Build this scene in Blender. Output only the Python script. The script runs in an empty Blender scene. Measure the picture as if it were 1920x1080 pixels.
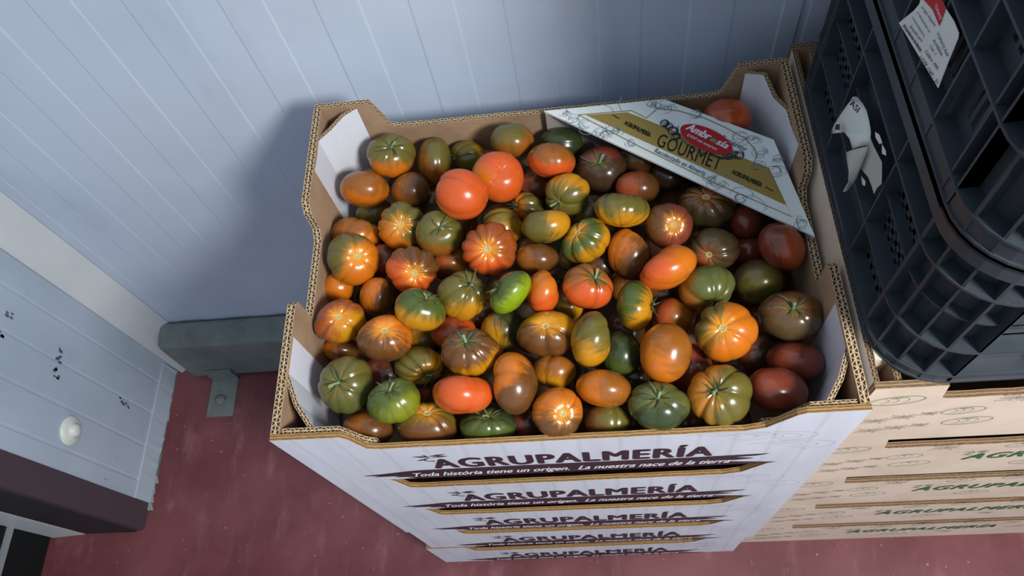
import bpy, bmesh, math, random
from mathutils import Vector, Matrix

scene = bpy.context.scene
COL = scene.collection

# ------------------------------------------------------------------ camera, world, lights
cam_data = bpy.data.cameras.new('camera')
cam = bpy.data.objects.new('camera', cam_data)
COL.objects.link(cam)
cam_data.sensor_width = 36.0
cam_data.lens = 1422.7 / 1920.0 * 36.0
cam_data.clip_start = 0.02
right = Vector((0.99163629, -0.01412908, -0.12798257))
down = Vector((-0.07114273, -0.88720878, -0.45069179))
fwd = Vector((-0.10768552, 0.45602736, -0.88079361))
M = Matrix((right, -down, -fwd)).transposed().to_4x4()
M.translation = Vector((0.34551754, -0.22209428, 1.67812797))
cam.matrix_world = M
scene.camera = cam

world = bpy.data.worlds.new('cold_room_air')
scene.world = world
world.use_nodes = True
bg = world.node_tree.nodes['Background']
bg.inputs[0].default_value = (0.66, 0.76, 0.90, 1)
bg.inputs[1].default_value = 0.68

def area_light(name, loc, target, size, energy, color):
    l = bpy.data.lights.new(name, 'AREA')
    l.shape = 'DISK'
    l.size = size
    l.energy = energy
    l.color = color
    o = bpy.data.objects.new(name, l)
    COL.objects.link(o)
    o.location = loc
    o.rotation_euler = (Vector(target) - Vector(loc)).to_track_quat('-Z', 'Y').to_euler()
    return o

area_light('ceiling_lamp_light', (1.25, -0.83, 2.19), (0.2, 0.2, 0.9), 0.40, 45, (1.0, 0.97, 0.93))

vs = scene.view_settings
vs.view_transform = 'Standard'
vs.look = 'None'
vs.gamma = 1.0
vs.use_curve_mapping = False
vs.exposure = 0.0

random.seed(7)
T = 0.9438          # rim height of the top white box
H = 0.18876         # height of one box
DEP = 0.4477        # depth of a box
FLOOR = 0.0

# ------------------------------------------------------------------ small helpers
def srgb(h):
    h = h.lstrip('#')
    c = [int(h[i:i + 2], 16) / 255 for i in (0, 2, 4)]
    return tuple((x / 12.92 if x <= 0.04045 else ((x + 0.055) / 1.055) ** 2.4) for x in c) + (1,)

def new_mat(name, rough=0.6, color=None, spec=0.5):
    m = bpy.data.materials.new(name)
    m.use_nodes = True
    b = m.node_tree.nodes['Principled BSDF']
    b.inputs['Roughness'].default_value = rough
    b.inputs['Specular IOR Level'].default_value = spec
    if color:
        b.inputs['Base Color'].default_value = srgb(color)
    return m, m.node_tree, b

def N(nt, typ, **kw):
    n = nt.nodes.new(typ)
    for k, v in kw.items():
        if k == 'inp':
            for i, val in v.items():
                n.inputs[i].default_value = val
        else:
            setattr(n, k, v)
    return n

def math_node(nt, op, a, b=None, c=None, clamp=False):
    n = nt.nodes.new('ShaderNodeMath')
    n.operation = op
    n.use_clamp = clamp
    for i, v in enumerate((a, b, c)):
        if v is None:
            continue
        if isinstance(v, (int, float)):
            n.inputs[i].default_value = v
        else:
            nt.links.new(v, n.inputs[i])
    return n.outputs[0]

def mix_col(nt, fac, a, b):
    n = nt.nodes.new('ShaderNodeMix')
    n.data_type = 'RGBA'
    for sock, v in ((n.inputs[0], fac), (n.inputs[6], a), (n.inputs[7], b)):
        if isinstance(v, (int, float)):
            sock.default_value = v
        elif isinstance(v, tuple):
            sock.default_value = v
        else:
            nt.links.new(v, sock)
    return n.outputs[2]

def smooth(nt, x, lo, hi):
    n = nt.nodes.new('ShaderNodeMapRange')
    n.interpolation_type = 'SMOOTHSTEP'
    nt.links.new(x, n.inputs[0])
    n.inputs[1].default_value = lo
    n.inputs[2].default_value = hi
    return n.outputs[0]

def noise(nt, vec, scale, detail=3.0, rough=0.55):
    n = nt.nodes.new('ShaderNodeTexNoise')
    n.inputs['Scale'].default_value = scale
    n.inputs['Detail'].default_value = detail
    n.inputs['Roughness'].default_value = rough
    nt.links.new(vec, n.inputs['Vector'])
    return n.outputs['Fac']

def mapped(nt, vec, scale=(1, 1, 1), loc=(0, 0, 0)):
    n = nt.nodes.new('ShaderNodeMapping')
    n.inputs['Scale'].default_value = scale
    n.inputs['Location'].default_value = loc
    nt.links.new(vec, n.inputs['Vector'])
    return n.outputs[0]

def geo_pos(nt):
    return nt.nodes.new('ShaderNodeNewGeometry').outputs['Position']

def bump(nt, b, h, strength=0.3, dist=0.002):
    n = nt.nodes.new('ShaderNodeBump')
    n.inputs['Strength'].default_value = strength
    n.inputs['Distance'].default_value = dist
    nt.links.new(h, n.inputs['Height'])
    nt.links.new(n.outputs[0], b.inputs['Normal'])

def link_obj(name, me, parent=None, mats=(), smooth_faces=False):
    o = bpy.data.objects.new(name, me)
    COL.objects.link(o)
    for m in mats:
        me.materials.append(m)
    if smooth_faces:
        for p in me.polygons:
            p.use_smooth = True
    if parent:
        o.parent = parent
    return o

def pydata(name, verts, faces, mats=(), parent=None, smooth_faces=False, midx=None, loc=None):
    me = bpy.data.meshes.new(name)
    me.from_pydata([tuple(v) for v in verts], [], faces)
    me.update()
    o = link_obj(name, me, parent, mats, smooth_faces)
    if midx:
        for p, i in zip(me.polygons, midx):
            p.material_index = i
    if loc:
        o.location = loc
    return o

def tag(o, label, cat, group=None, kind=None):
    o['label'] = label
    o['category'] = cat
    if group:
        o['group'] = group
    if kind:
        o['kind'] = kind
    return o

def empty(name, loc=(0, 0, 0)):
    o = bpy.data.objects.new(name, None)
    o.empty_display_size = 0.05
    COL.objects.link(o)
    o.location = loc
    return o

class MB:
    """collects boxes and prisms into one mesh"""
    def __init__(self):
        self.v = []
        self.f = []
        self.m = []
    def box(self, a, b, mi=0):
        x0, y0, z0 = a
        x1, y1, z1 = b
        k = len(self.v)
        self.v += [(x0, y0, z0), (x1, y0, z0), (x1, y1, z0), (x0, y1, z0),
                   (x0, y0, z1), (x1, y0, z1), (x1, y1, z1), (x0, y1, z1)]
        self.f += [(k, k + 3, k + 2, k + 1), (k + 4, k + 5, k + 6, k + 7), (k, k + 1, k + 5, k + 4),
                   (k + 1, k + 2, k + 6, k + 5), (k + 2, k + 3, k + 7, k + 6), (k + 3, k, k + 4, k + 7)]
        self.m += [mi] * 6
    def hexa(self, pts, mi=0):
        k = len(self.v)
        self.v += [tuple(p) for p in pts]
        self.f += [(k, k + 3, k + 2, k + 1), (k + 4, k + 5, k + 6, k + 7), (k, k + 1, k + 5, k + 4),
                   (k + 1, k + 2, k + 6, k + 5), (k + 2, k + 3, k + 7, k + 6), (k + 3, k, k + 4, k + 7)]
        self.m += [mi] * 6
    def ribbon(self, pts, nrm, w, closed=False, mi=0):
        """flat line of width w drawn through pts in the plane with normal nrm"""
        nrm = Vector(nrm)
        pts = [Vector(p) for p in pts]
        n = len(pts)
        k = len(self.v)
        for i in range(n):
            if closed:
                d = pts[(i + 1) % n] - pts[i - 1]
            else:
                d = pts[min(i + 1, n - 1)] - pts[max(i - 1, 0)]
            s = d.normalized().cross(nrm) * w * 0.5
            self.v += [tuple(pts[i] + s), tuple(pts[i] - s)]
        for i in range(n if closed else n - 1):
            a = k + 2 * i
            b = k + 2 * ((i + 1) % n)
            self.f.append((a, b, b + 1, a + 1))
            self.m.append(mi)
    def build(self, name, mats, parent=None, loc=None, smooth_faces=False):
        if not isinstance(mats, (list, tuple)):
            mats = [mats]
        return pydata(name, self.v, self.f, mats, parent, smooth_faces, self.m, loc)

# ------------------------------------------------------------------ materials
def cardboard_mat(name, color, color2, grain=True):
    m, nt, b = new_mat(name, 0.8, spec=0.25)
    p = geo_pos(nt)
    f1 = noise(nt, p, 18, 4)
    f2 = noise(nt, mapped(nt, p, (1, 1, 9)), 60, 3)
    c = mix_col(nt, smooth(nt, f1, 0.3, 0.75), srgb(color), srgb(color2))
    c = mix_col(nt, math_node(nt, 'MULTIPLY', smooth(nt, f2, 0.45, 0.8), 0.18), c, srgb('#6b5038'))
    nt.links.new(c, b.inputs['Base Color'])
    bump(nt, b, f2, 0.15, 0.001)
    return m

M_brown = cardboard_mat('kraft_cardboard', '#a88c71', '#927860')

def edge_mat(name, light, dark, holes=True, pitch=0.0075):
    """cut edge of double wall board: liners with a fluted core between them (uv: u metres along, v across)"""
    m, nt, b = new_mat(name, 0.85, spec=0.15)
    uv = nt.nodes.new('ShaderNodeUVMap').outputs[0]
    sep = nt.nodes.new('ShaderNodeSeparateXYZ')
    nt.links.new(uv, sep.inputs[0])
    u, v = sep.outputs[0], sep.outputs[1]
    nz = noise(nt, geo_pos(nt), 220, 2)
    v = math_node(nt, 'ADD', v, math_node(nt, 'MULTIPLY', math_node(nt, 'SUBTRACT', nz, 0.5), 0.16))
    t = math_node(nt, 'FRACT', math_node(nt, 'MULTIPLY', v, 2.0))
    edge = math_node(nt, 'ABSOLUTE', math_node(nt, 'SUBTRACT', t, 0.5))
    inside = smooth(nt, math_node(nt, 'SUBTRACT', 0.5, edge), 0.12, 0.24)
    if holes:
        row = math_node(nt, 'FLOOR', math_node(nt, 'MULTIPLY', v, 2.0))
        ph = math_node(nt, 'ADD', math_node(nt, 'DIVIDE', u, pitch), math_node(nt, 'MULTIPLY', row, 0.37))
        tri = math_node(nt, 'PINGPONG', math_node(nt, 'ADD', ph, math_node(nt, 'MULTIPLY', nz, 0.5)), 0.5)
        tri = math_node(nt, 'MULTIPLY', tri, 2.0)
        d = math_node(nt, 'ABSOLUTE', math_node(nt, 'SUBTRACT', tri, t))
        core = smooth(nt, d, 0.12, 0.26)
        fac = math_node(nt, 'MULTIPLY', inside, core)
    else:
        n2 = noise(nt, mapped(nt, uv, (25, 3, 1)), 6, 3)
        fac = math_node(nt, 'MULTIPLY', inside, smooth(nt, n2, 0.35, 0.6))
        fac = math_node(nt, 'MULTIPLY', fac, 0.75)
    c = mix_col(nt, fac, srgb(light), srgb(dark))
    c = mix_col(nt, math_node(nt, 'MULTIPLY', nz, 0.25), c, srgb('#8a6a48'))
    nt.links.new(c, b.inputs['Base Color'])
    bump(nt, b, math_node(nt, 'SUBTRACT', 1.0, fac), 0.6, 0.002)
    return m

M_edge = edge_mat('fluted_board_edge', '#c4ad8c', '#1f150d', pitch=0.0085)
M_edge_line = edge_mat('long_cut_board_edge', '#b8935f', '#4f3820', holes=False)
M_edge_beige = edge_mat('long_cut_beige_edge', '#a5896c', '#4d3b2b', holes=False)
M_edge_dark = edge_mat('fluted_beige_edge', '#8f7a62', '#1d1712')

def white_print_mat():
    m, nt, b = new_mat('white_wood_print', 0.55, spec=0.3)
    p = geo_pos(nt)
    w = nt.nodes.new('ShaderNodeTexWave')
    w.wave_type = 'BANDS'
    w.bands_direction = 'X'
    w.inputs['Scale'].default_value = 7.5
    w.inputs['Distortion'].default_value = 2.2
    w.inputs['Detail'].default_value = 2.0
    w.inputs['Detail Scale'].default_value = 0.8
    nt.links.new(mapped(nt, p, (1, 1, 0.3)), w.inputs['Vector'])
    lines = smooth(nt, w.outputs['Fac'], 0.93, 1.0)
    n1 = noise(nt, mapped(nt, p, (1, 1, 0.2)), 25, 3)
    c = mix_col(nt, smooth(nt, n1, 0.3, 0.8), srgb('#cfd3de'), srgb('#c2c6d2'))
    c = mix_col(nt, math_node(nt, 'MULTIPLY', lines, 0.22), c, srgb('#a3a5b0'))
    st = smooth(nt, noise(nt, p, 9, 4), 0.66, 0.8)
    c = mix_col(nt, math_node(nt, 'MULTIPLY', st, 0.35), c, srgb('#c2b8a4'))
    nt.links.new(c, b.inputs['Base Color'])
    bump(nt, b, noise(nt, mapped(nt, p, (1, 1, 14)), 40, 2), 0.08, 0.001)
    return m

M_white = white_print_mat()
M_whiteliner, _nt, _b = new_mat('white_liner', 0.5, '#d3d7e2', 0.35)
M_flapshade, _nt, _b = new_mat('shaded_white_flap', 0.8, '#9a948c', 0.2)  # white flaps under the card; their shade is put into this grey
def beige_mat():
    m, nt, b = new_mat('beige_print', 0.6, spec=0.25)
    p = geo_pos(nt)
    c = mix_col(nt, smooth(nt, noise(nt, p, 14, 4), 0.3, 0.75), srgb('#dccbb9'), srgb('#cdbba8'))
    nt.links.new(c, b.inputs['Base Color'])
    return m
M_beige = beige_mat()
M_ink, _, _ = new_mat('dark_aubergine_ink', 0.5, '#3a2832', 0.3)
M_ink2, _, _ = new_mat('white_ink', 0.5, '#eceaf0', 0.3)
M_green, _, _ = new_mat('green_ink', 0.5, '#35704a', 0.3)
M_greenline, _, _ = new_mat('fine_green_ink', 0.6, '#8a9a86', 0.2)
M_greyleaf, _, _ = new_mat('grey_leaf_ink', 0.6, '#b2ab9d', 0.2)

def floor_mat():
    m, nt, b = new_mat('worn_red_floor_paint', 0.45, spec=0.4)
    p = geo_pos(nt)
    a = noise(nt, p, 3.5, 6, 0.6)
    c = mix_col(nt, smooth(nt, a, 0.35, 0.7), srgb('#673438'), srgb('#804c50'))
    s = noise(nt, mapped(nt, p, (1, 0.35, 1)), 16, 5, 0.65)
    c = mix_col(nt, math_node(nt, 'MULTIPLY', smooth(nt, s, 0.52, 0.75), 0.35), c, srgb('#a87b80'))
    d = noise(nt, p, 9, 5, 0.7)
    c = mix_col(nt, math_node(nt, 'MULTIPLY', smooth(nt, d, 0.6, 0.78), 0.6), c, srgb('#5a3a3c'))
    sp = noise(nt, p, 70, 2)
    c = mix_col(nt, math_node(nt, 'MULTIPLY', smooth(nt, sp, 0.70, 0.76), 0.5), c, srgb('#b9a6a2'))
    nt.links.new(c, b.inputs['Base Color'])
    bump(nt, b, a, 0.3, 0.004)
    return m

def panel_mat(name, color, color2, specks=True):
    m, nt, b = new_mat(name, 0.42, spec=0.4)
    p = geo_pos(nt)
    c = mix_col(nt, smooth(nt, noise(nt, p, 4, 4), 0.3, 0.75), srgb(color), srgb(color2))
    if specks:
        sp = noise(nt, mapped(nt, p, (1, 1, 0.6), (3, 1, 2)), 38, 2)
        c = mix_col(nt, math_node(nt, 'MULTIPLY', smooth(nt, sp, 0.765, 0.79), 0.55), c, srgb('#4a505c'))
        dr = noise(nt, mapped(nt, p, (1, 1, 0.3)), 10, 5)
        c = mix_col(nt, math_node(nt, 'MULTIPLY', smooth(nt, dr, 0.55, 0.8), 0.18), c, srgb('#7d8794'))
    nt.links.new(c, b.inputs['Base Color'])
    bump(nt, b, noise(nt, p, 2.2, 2), 0.25, 0.01)
    return m

M_wall = panel_mat('white_sandwich_panel', '#c0ccdc', '#b4c1d3')
M_wall_left = panel_mat('scuffed_white_panel', '#b2c0ce', '#a5b4c4')
M_trim = panel_mat('white_aluminium_trim', '#c9d0d2', '#b9c1c4')
M_jamb, _, _ = new_mat('dark_brown_jamb', 0.45, '#4c4148', 0.4)
M_reveal, _, _ = new_mat('dark_grey_reveal', 0.6, '#2c2c30', 0.3)
M_blackhole, _, _ = new_mat('black_rubber', 0.7, '#0e1214', 0.3)
M_alu, _, _ = new_mat('dull_aluminium', 0.4, '#8c9698', 0.5)

def metal_grey():
    m, nt, b = new_mat('grey_concrete_kerb', 0.7, spec=0.3)
    p = geo_pos(nt)
    c = mix_col(nt, smooth(nt, noise(nt, p, 12, 6, 0.65), 0.3, 0.7), srgb('#666e6c'), srgb('#7c8481'))
    c = mix_col(nt, math_node(nt, 'MULTIPLY', smooth(nt, noise(nt, p, 120, 2), 0.6, 0.75), 0.4), c, srgb('#858c84'))
    nt.links.new(c, b.inputs['Base Color'])
    bump(nt, b, noise(nt, p, 90, 3), 0.3, 0.002)
    return m
M_kerb = metal_grey()

def plastic():
    m, nt, b = new_mat('black_crate_plastic', 0.42, spec=0.5)
    p = geo_pos(nt)
    c = mix_col(nt, noise(nt, p, 16, 4), srgb('#2a3138'), srgb('#3d464e'))
    du = smooth(nt, noise(nt, p, 45, 4, 0.7), 0.55, 0.85)
    c = mix_col(nt, math_node(nt, 'MULTIPLY', du, 0.35), c, srgb('#606a6e'))
    nt.links.new(c, b.inputs['Base Color'])
    bump(nt, b, noise(nt, p, 60, 3), 0.15, 0.001)
    return m
M_plastic = plastic()
M_paper, _, _ = new_mat('label_paper', 0.6, '#d3d8d4', 0.3)
M_paperback, _, _ = new_mat('paper_back', 0.7, '#b4b6ac', 0.2)
M_red, _, _ = new_mat('red_ink', 0.5, '#b8262a', 0.3)
M_black, _, _ = new_mat('black_ink', 0.5, '#15161a', 0.3)

# ------------------------------------------------------------------ lettering
FONT_CACHE = {}
def text_mesh(body, bold=0.0, shear=0.0, spacing=1.0):
    key = (body, shear, spacing)
    if key in FONT_CACHE:
        return FONT_CACHE[key]
    cu = bpy.data.curves.new('lettering', 'FONT')
    cu.body = body
    cu.shear = shear
    cu.space_character = spacing
    cu.resolution_u = 3
    o = bpy.data.objects.new('lettering', cu)
    COL.objects.link(o)
    bpy.context.view_layer.update()
    me = bpy.data.meshes.new_from_object(o.evaluated_get(bpy.context.evaluated_depsgraph_get()))
    vs_ = [tuple(v.co) for v in me.vertices]
    fs = [tuple(p.vertices) for p in me.polygons]
    bpy.data.objects.remove(o)
    x0 = min(v[0] for v in vs_)
    x1 = max(v[0] for v in vs_)
    FONT_CACHE[key] = ([((v[0] - x0) / (x1 - x0), v[1] / 0.73) for v in vs_], fs)
    return FONT_CACHE[key]

def lettering(name, body, p0, p1, up, mat, parent, bold=0.0, shear=0.0, spacing=1.0, swell=0.0, lift=None):
    """text from p0 to p1 along the baseline; up = vector of one capital height"""
    vs_, fs = text_mesh(body, bold, shear, spacing)
    p0, p1, up = Vector(p0), Vector(p1), Vector(up)
    out = []
    nf = []
    hb = up.length * bold * 1.2
    ex = (p1 - p0).normalized()
    nrm = ex.cross(up).normalized() * 0.00005
    for q_, (sh, sv) in enumerate(((0, 0), (-1, 0.0), (1, 0.0), (0, 1), (0, -1)) if bold > 0 else ((0, 0),)):
        k = len(out)
        for u, v in vs_:
            out.append(p0 + (p1 - p0) * u + up * v + ex * hb * sh * 1.5 + up * (bold * sv * 0.7) + nrm * q_)
        nf += [tuple(i + k for i in q) for q in fs]
    o = pydata(name, out, nf, [mat], parent)
    return o

# ------------------------------------------------------------------ the cold room
def struct(name, mb_or, mats, kind='structure'):
    o = mb_or.build(name, mats)
    o['kind'] = kind
    return o

mb = MB()
mb.box((-1.6, -2.6, -0.05), (2.6, 0.9, 0.0))
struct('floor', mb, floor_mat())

# back wall: profiled sandwich panel, shallow raised ribs every 58 mm
YW = 0.525
pts = []
x = -0.787
while x < 0.62:
    pts += [(x, 0), (x + 0.003, -0.0009), (x + 0.055, -0.0009), (x + 0.058, 0)]
    pts += [(x + 0.061, 0)]
    x += 0.116
prof = sorted(set((round(a, 4), b) for a, b in pts))
prof = [p for p in prof if p[0] < 0.628] + [(0.63, 0.0), (0.632, 0.006), (0.640, 0.006), (0.642, 0.0)]
x = 0.70
while x < 2.5:
    prof += [(x, 0), (x + 0.003, -0.0009), (x + 0.055, -0.0009), (x + 0.058, 0)]
    x += 0.116
prof += [(2.6, 0)]
vv, ff = [], []
for i, (a, b) in enumerate(prof):
    vv += [(a, YW + b, 0.0), (a, YW + b, 2.5), (a, YW + 0.06, 0.0), (a, YW + 0.06, 2.5)]
for i in range(len(prof) - 1):
    k = 4 * i
    ff += [(k, k + 4, k + 5, k + 1), (k + 2, k + 3, k + 7, k + 6), (k + 1, k + 5, k + 7, k + 3), (k, k + 2, k + 6, k + 4)]
ff += [(0, 1, 3, 2), (k + 4, k + 6, k + 7, k + 5)]
o = pydata('wall_back', vv, ff, [M_wall])
o['kind'] = 'structure'

# left wall: same panel from the corner trim to the doorway, with a bottom strip
XW = -0.72
vv, ff = [], []
prof = [(0.150, 0.0)]
y = 0.19
while y < 0.50:
    prof += [(y, 0), (y + 0.002, -0.0014), (y + 0.006, -0.0014), (y + 0.008, 0)]
    y += 0.078
prof += [(0.53, 0)]
for a, b in prof:
    vv += [(XW + b, a, 0.012), (XW + b, a, 2.5), (XW - 0.06, a, 0.012), (XW - 0.06, a, 2.5)]
for i in range(len(prof) - 1):
    k = 4 * i
    ff += [(k, k + 1, k + 5, k + 4), (k + 2, k + 6, k + 7, k + 3), (k, k + 4, k + 6, k + 2), (k + 1, k + 3, k + 7, k + 5)]
ff += [(0, 2, 3, 1), (k + 4, k + 5, k + 7, k + 6)]
o = pydata('wall_left', vv, ff, [M_wall_left])
o['kind'] = 'structure'

# ragged foot strip of the left wall
rnd = random.Random(3)
mb = MB()
n = 26
es = [0.006 + 0.0015 * rnd.random() for _ in range(n + 1)]
for i in range(n):
    y0 = 0.152 + (0.478 - 0.152) * i / n
    y1 = 0.152 + (0.478 - 0.152) * (i + 1) / n
    mb.hexa([(XW - 0.01, y0, 0.001), (XW + es[i], y0, 0.001), (XW + es[i + 1], y1, 0.001), (XW - 0.01, y1, 0.001),
             (XW - 0.01, y0, 0.058), (XW + 0.003, y0, 0.058), (XW + 0.003, y1, 0.058), (XW - 0.01, y1, 0.058)])
struct('baseboard_left', mb, M_wall_left)
mb = MB()
yy = 0.135
while yy < 0.475:
    st_ = rnd.uniform(0.006, 0.03)
    w0 = rnd.uniform(0.006, 0.010) + (0.008 * rnd.random() if yy < 0.21 else 0)
    w1 = rnd.uniform(0.006, 0.010)
    mb.hexa([(XW - 0.004, yy, 0.0), (XW + w0, yy, 0.0), (XW + w1, yy + st_ * 0.96, 0.0), (XW - 0.004, yy + st_ * 0.96, 0.0),
             (XW - 0.004, yy, 0.006), (XW + w0 * 0.8, yy, 0.003), (XW + w1 * 0.8, yy + st_ * 0.96, 0.003), (XW - 0.004, yy + st_ * 0.96, 0.006)],
            0 if rnd.random() < (0.3 if yy < 0.22 else 0.8) else 1)
    yy += st_
M_sealant, _, _ = new_mat('green_grey_sealant', 0.8, '#5d6f68', 0.2)
M_sealant2, _, _ = new_mat('crumbling_filler', 0.9, '#8a9690', 0.2)
struct('trim_1', mb, [M_sealant, M_sealant2])

# corner trim between back and left walls
mb = MB()
mb.hexa([(-0.722, 0.484, 0.0), (-0.700, 0.474, 0.0), (-0.640, 0.523, 0.0), (-0.700, 0.535, 0.0),
         (-0.722, 0.484, 2.5), (-0.700, 0.474, 2.5), (-0.640, 0.523, 2.5), (-0.700, 0.535, 2.5)])
struct('trim_2', mb, M_trim)

# doorway jamb on the left wall: brown face, dark reveal, pale strip, dark opening
mb = MB()
mb.box((-0.86, 0.091, 0.0), (-0.717, 0.151, 2.5), 0)
mb.box((-0.862, 0.088, 0.0), (-0.735, 0.0915, 2.5), 1)
struct('trim_3', mb, [M_jamb, M_reveal])
mb = MB()
mb.hexa([(-0.94, 0.082, 0.0), (-0.862, 0.087, 0.0), (-0.862, 0.12, 0.0), (-0.94, 0.12, 0.0),
         (-0.94, 0.082, 2.5), (-0.862, 0.087, 2.5), (-0.862, 0.12, 2.5), (-0.94, 0.12, 2.5)])
struct('trim_4', mb, M_trim)
dr = empty('door_1', (-0.95, 0.0, 0.0))
dr['kind'] = 'structure'
mb = MB()
mb.box((-0.012, -0.75, 0.004), (0.006, 0.10, 2.1))
mb.build('door_leaf', M_blackhole, dr)
mb = MB()
mb.box((0.005, -0.016, 0.14), (0.012, -0.004, 2.1))
mb.box((0.004, -0.75, 0.13), (0.012, 0.10, 0.145))
mb.build('glazing_bead', M_alu, dr)
M_glass, _nt, _b = new_mat('dull_door_pane', 0.25, '#5d6b66', 0.5)
mb = MB()
mb.box((0.004, -0.75, 0.146), (0.008, -0.017, 2.1))
mb.build('pane', M_glass, dr)

# round plastic cap on the left wall
def lathe(profile, n=48, axis='X'):
    v, f = [], []
    for r, h in profile:
        for i in range(n):
            a = 2 * math.pi * i / n
            if axis == 'X':
                v.append((h, r * math.cos(a), r * math.sin(a)))
            else:
                v.append((r * math.cos(a), r * math.sin(a), h))
    for j in range(len(profile) - 1):
        for i in range(n):
            a, b = j * n + i, j * n + (i + 1) % n
            f.append((a, b, b + n, a + n))
    f.append(tuple(range(n))[::-1])
    f.append(tuple((len(profile) - 1) * n + i for i in range(n)))
    return v, f
M_cap, _, _ = new_mat('ivory_plastic', 0.4, '#cfd6cf', 0.45)
v, f = lathe([(0.030, 0), (0.030, 0.003), (0.027, 0.007), (0.020, 0.010), (0.013, 0.0115), (0.012, 0.017), (0.009, 0.0195), (0.001, 0.0205)])
cap = pydata('wall_cap', v, f, [M_cap], smooth_faces=True, loc=(XW, 0.232, 0.318))
tag(cap, 'round ivory plastic cap screwed on the white left wall panel', 'wall cap')

# scuffs on the left wall are worn paint: small dark chips
M_chip, _, _ = new_mat('dark_chip', 0.8, '#555e6a', 0.2)
mb = MB()
for (cy, cz) in [(0.3736, 0.4021), (0.3552, 0.3997), (0.3343, 0.4011), (0.3207, 0.3925), (0.3824, 0.5476), (0.3432, 0.5520), (0.3404, 0.1790), (0.3377, 0.1573), (0.5302, 0.6184), (0.5074, 0.3593)]:
    for q in range(4):
        a = cy + rnd.uniform(-0.006, 0.006)
        b = cz + rnd.uniform(-0.008, 0.008)
        s = rnd.uniform(0.001, 0.0028)
        mb.box((XW - 0.001, a - s, b - s * 1.8), (XW + 0.0006, a + s, b + s * 1.8))
struct('trim_5', mb, M_chip)

# kerb along the foot of the back wall with its bolted foot plate
kb = empty('kerb', (-0.1, 0.49, 0.0))
mb = MB()
kb_pts = [(-0.66, 0.455, 0.012), (0.56, 0.455, 0.012), (0.56, 0.524, 0.012), (-0.66, 0.524, 0.012),
          (-0.66, 0.462, 0.180), (0.56, 0.462, 0.180), (0.56, 0.520, 0.196), (-0.66, 0.520, 0.196)]
mb.hexa([(a + 0.1, b - 0.49, c) for a, b, c in kb_pts])
rail = mb.build('rail', M_kerb, kb)
md = rail.modifiers.new('soft_edges', 'BEVEL')
md.width = 0.008
md.segments = 3
mb = MB()
mb.box((-0.612 + 0.1, 0.352 - 0.49, 0.0), (-0.545 + 0.1, 0.47 - 0.49, 0.005))
mb.box((-0.612 + 0.1, 0.448 - 0.49, 0.0), (-0.545 + 0.1, 0.455 - 0.49, 0.05))
fp = mb.build('foot_plate', M_kerb, kb)
v, f = lathe([(0.013, 0.0), (0.013, 0.006), (0.011, 0.009), (0.004, 0.012)], 6, 'Z')
bo = pydata('bolt', v, f, [M_kerb], fp, loc=(-0.580 + 0.1, 0.392 - 0.49, 0.005))
tag(kb, 'grey rough kerb rail along the foot of the back wall, with a bolted foot plate', 'kerb')

# ------------------------------------------------------------------ cardboard boxes
def panel(name, outline, axis, t0, t1, mats, parent, edge_uv_scale=1.0):
    """outline: (u, z) polygon, counter-clockwise seen from the outside; axis 'y': plate in xz between y=t0 (outside) and y=t1;
       axis 'x': plate in yz between x=t0 and x=t1.  materials: outside, inside, cut edge"""
    n = len(outline)
    v = []
    for t in (t0, t1):
        for u, z in outline:
            v.append((u, t, z) if axis == 'y' else (t, u, z))
    f = [tuple(range(n)), tuple(range(2 * n - 1, n - 1, -1))]
    for i in range(n):
        j = (i + 1) % n
        f.append((i, i + n, j + n, j))
    me = bpy.data.meshes.new(name)
    me.from_pydata(v, [], f)
    me.update()
    uvl = me.uv_layers.new(name='UVMap')
    acc = [0.0]
    for i in range(n):
        a, b = outline[i], outline[(i + 1) % n]
        acc.append(acc[-1] + math.hypot(a[0] - b[0], a[1] - b[1]))
    for k, p in enumerate(me.polygons):
        if k == 0:
            p.material_index = 0
        elif k == 1:
            p.material_index = 1
        else:
            p.material_index = 2
            i = k - 2
            uv = {i: (acc[i], 0.0), i + n: (acc[i], 1.0), (i + 1) % n + n: (acc[i + 1], 1.0), (i + 1) % n: (acc[i + 1], 0.0)}
            for li in p.loop_indices:
                uvl.data[li].uv = uv[me.loops[li].vertex_index]
    o = link_obj(name, me, parent, mats)
    bm = bmesh.new()
    bm.from_mesh(me)
    bmesh.ops.recalc_face_normals(bm, faces=bm.faces)
    bm.to_mesh(me)
    bm.free()
    return o

def wavy(pts, amp, seed):
    r = random.Random(seed)
    out = []
    for i, p in enumerate(pts):
        out.append(p)
        if i < len(pts) - 1:
            a, b = pts[i], pts[i + 1]
            L = math.hypot(b[0] - a[0], b[1] - a[1])
            k = int(L / 0.02)
            for j in range(1, k):
                s = j / k
                out.append((a[0] + (b[0] - a[0]) * s, a[1] + (b[1] - a[1]) * s + r.uniform(-amp, amp)))
    return out

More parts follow.
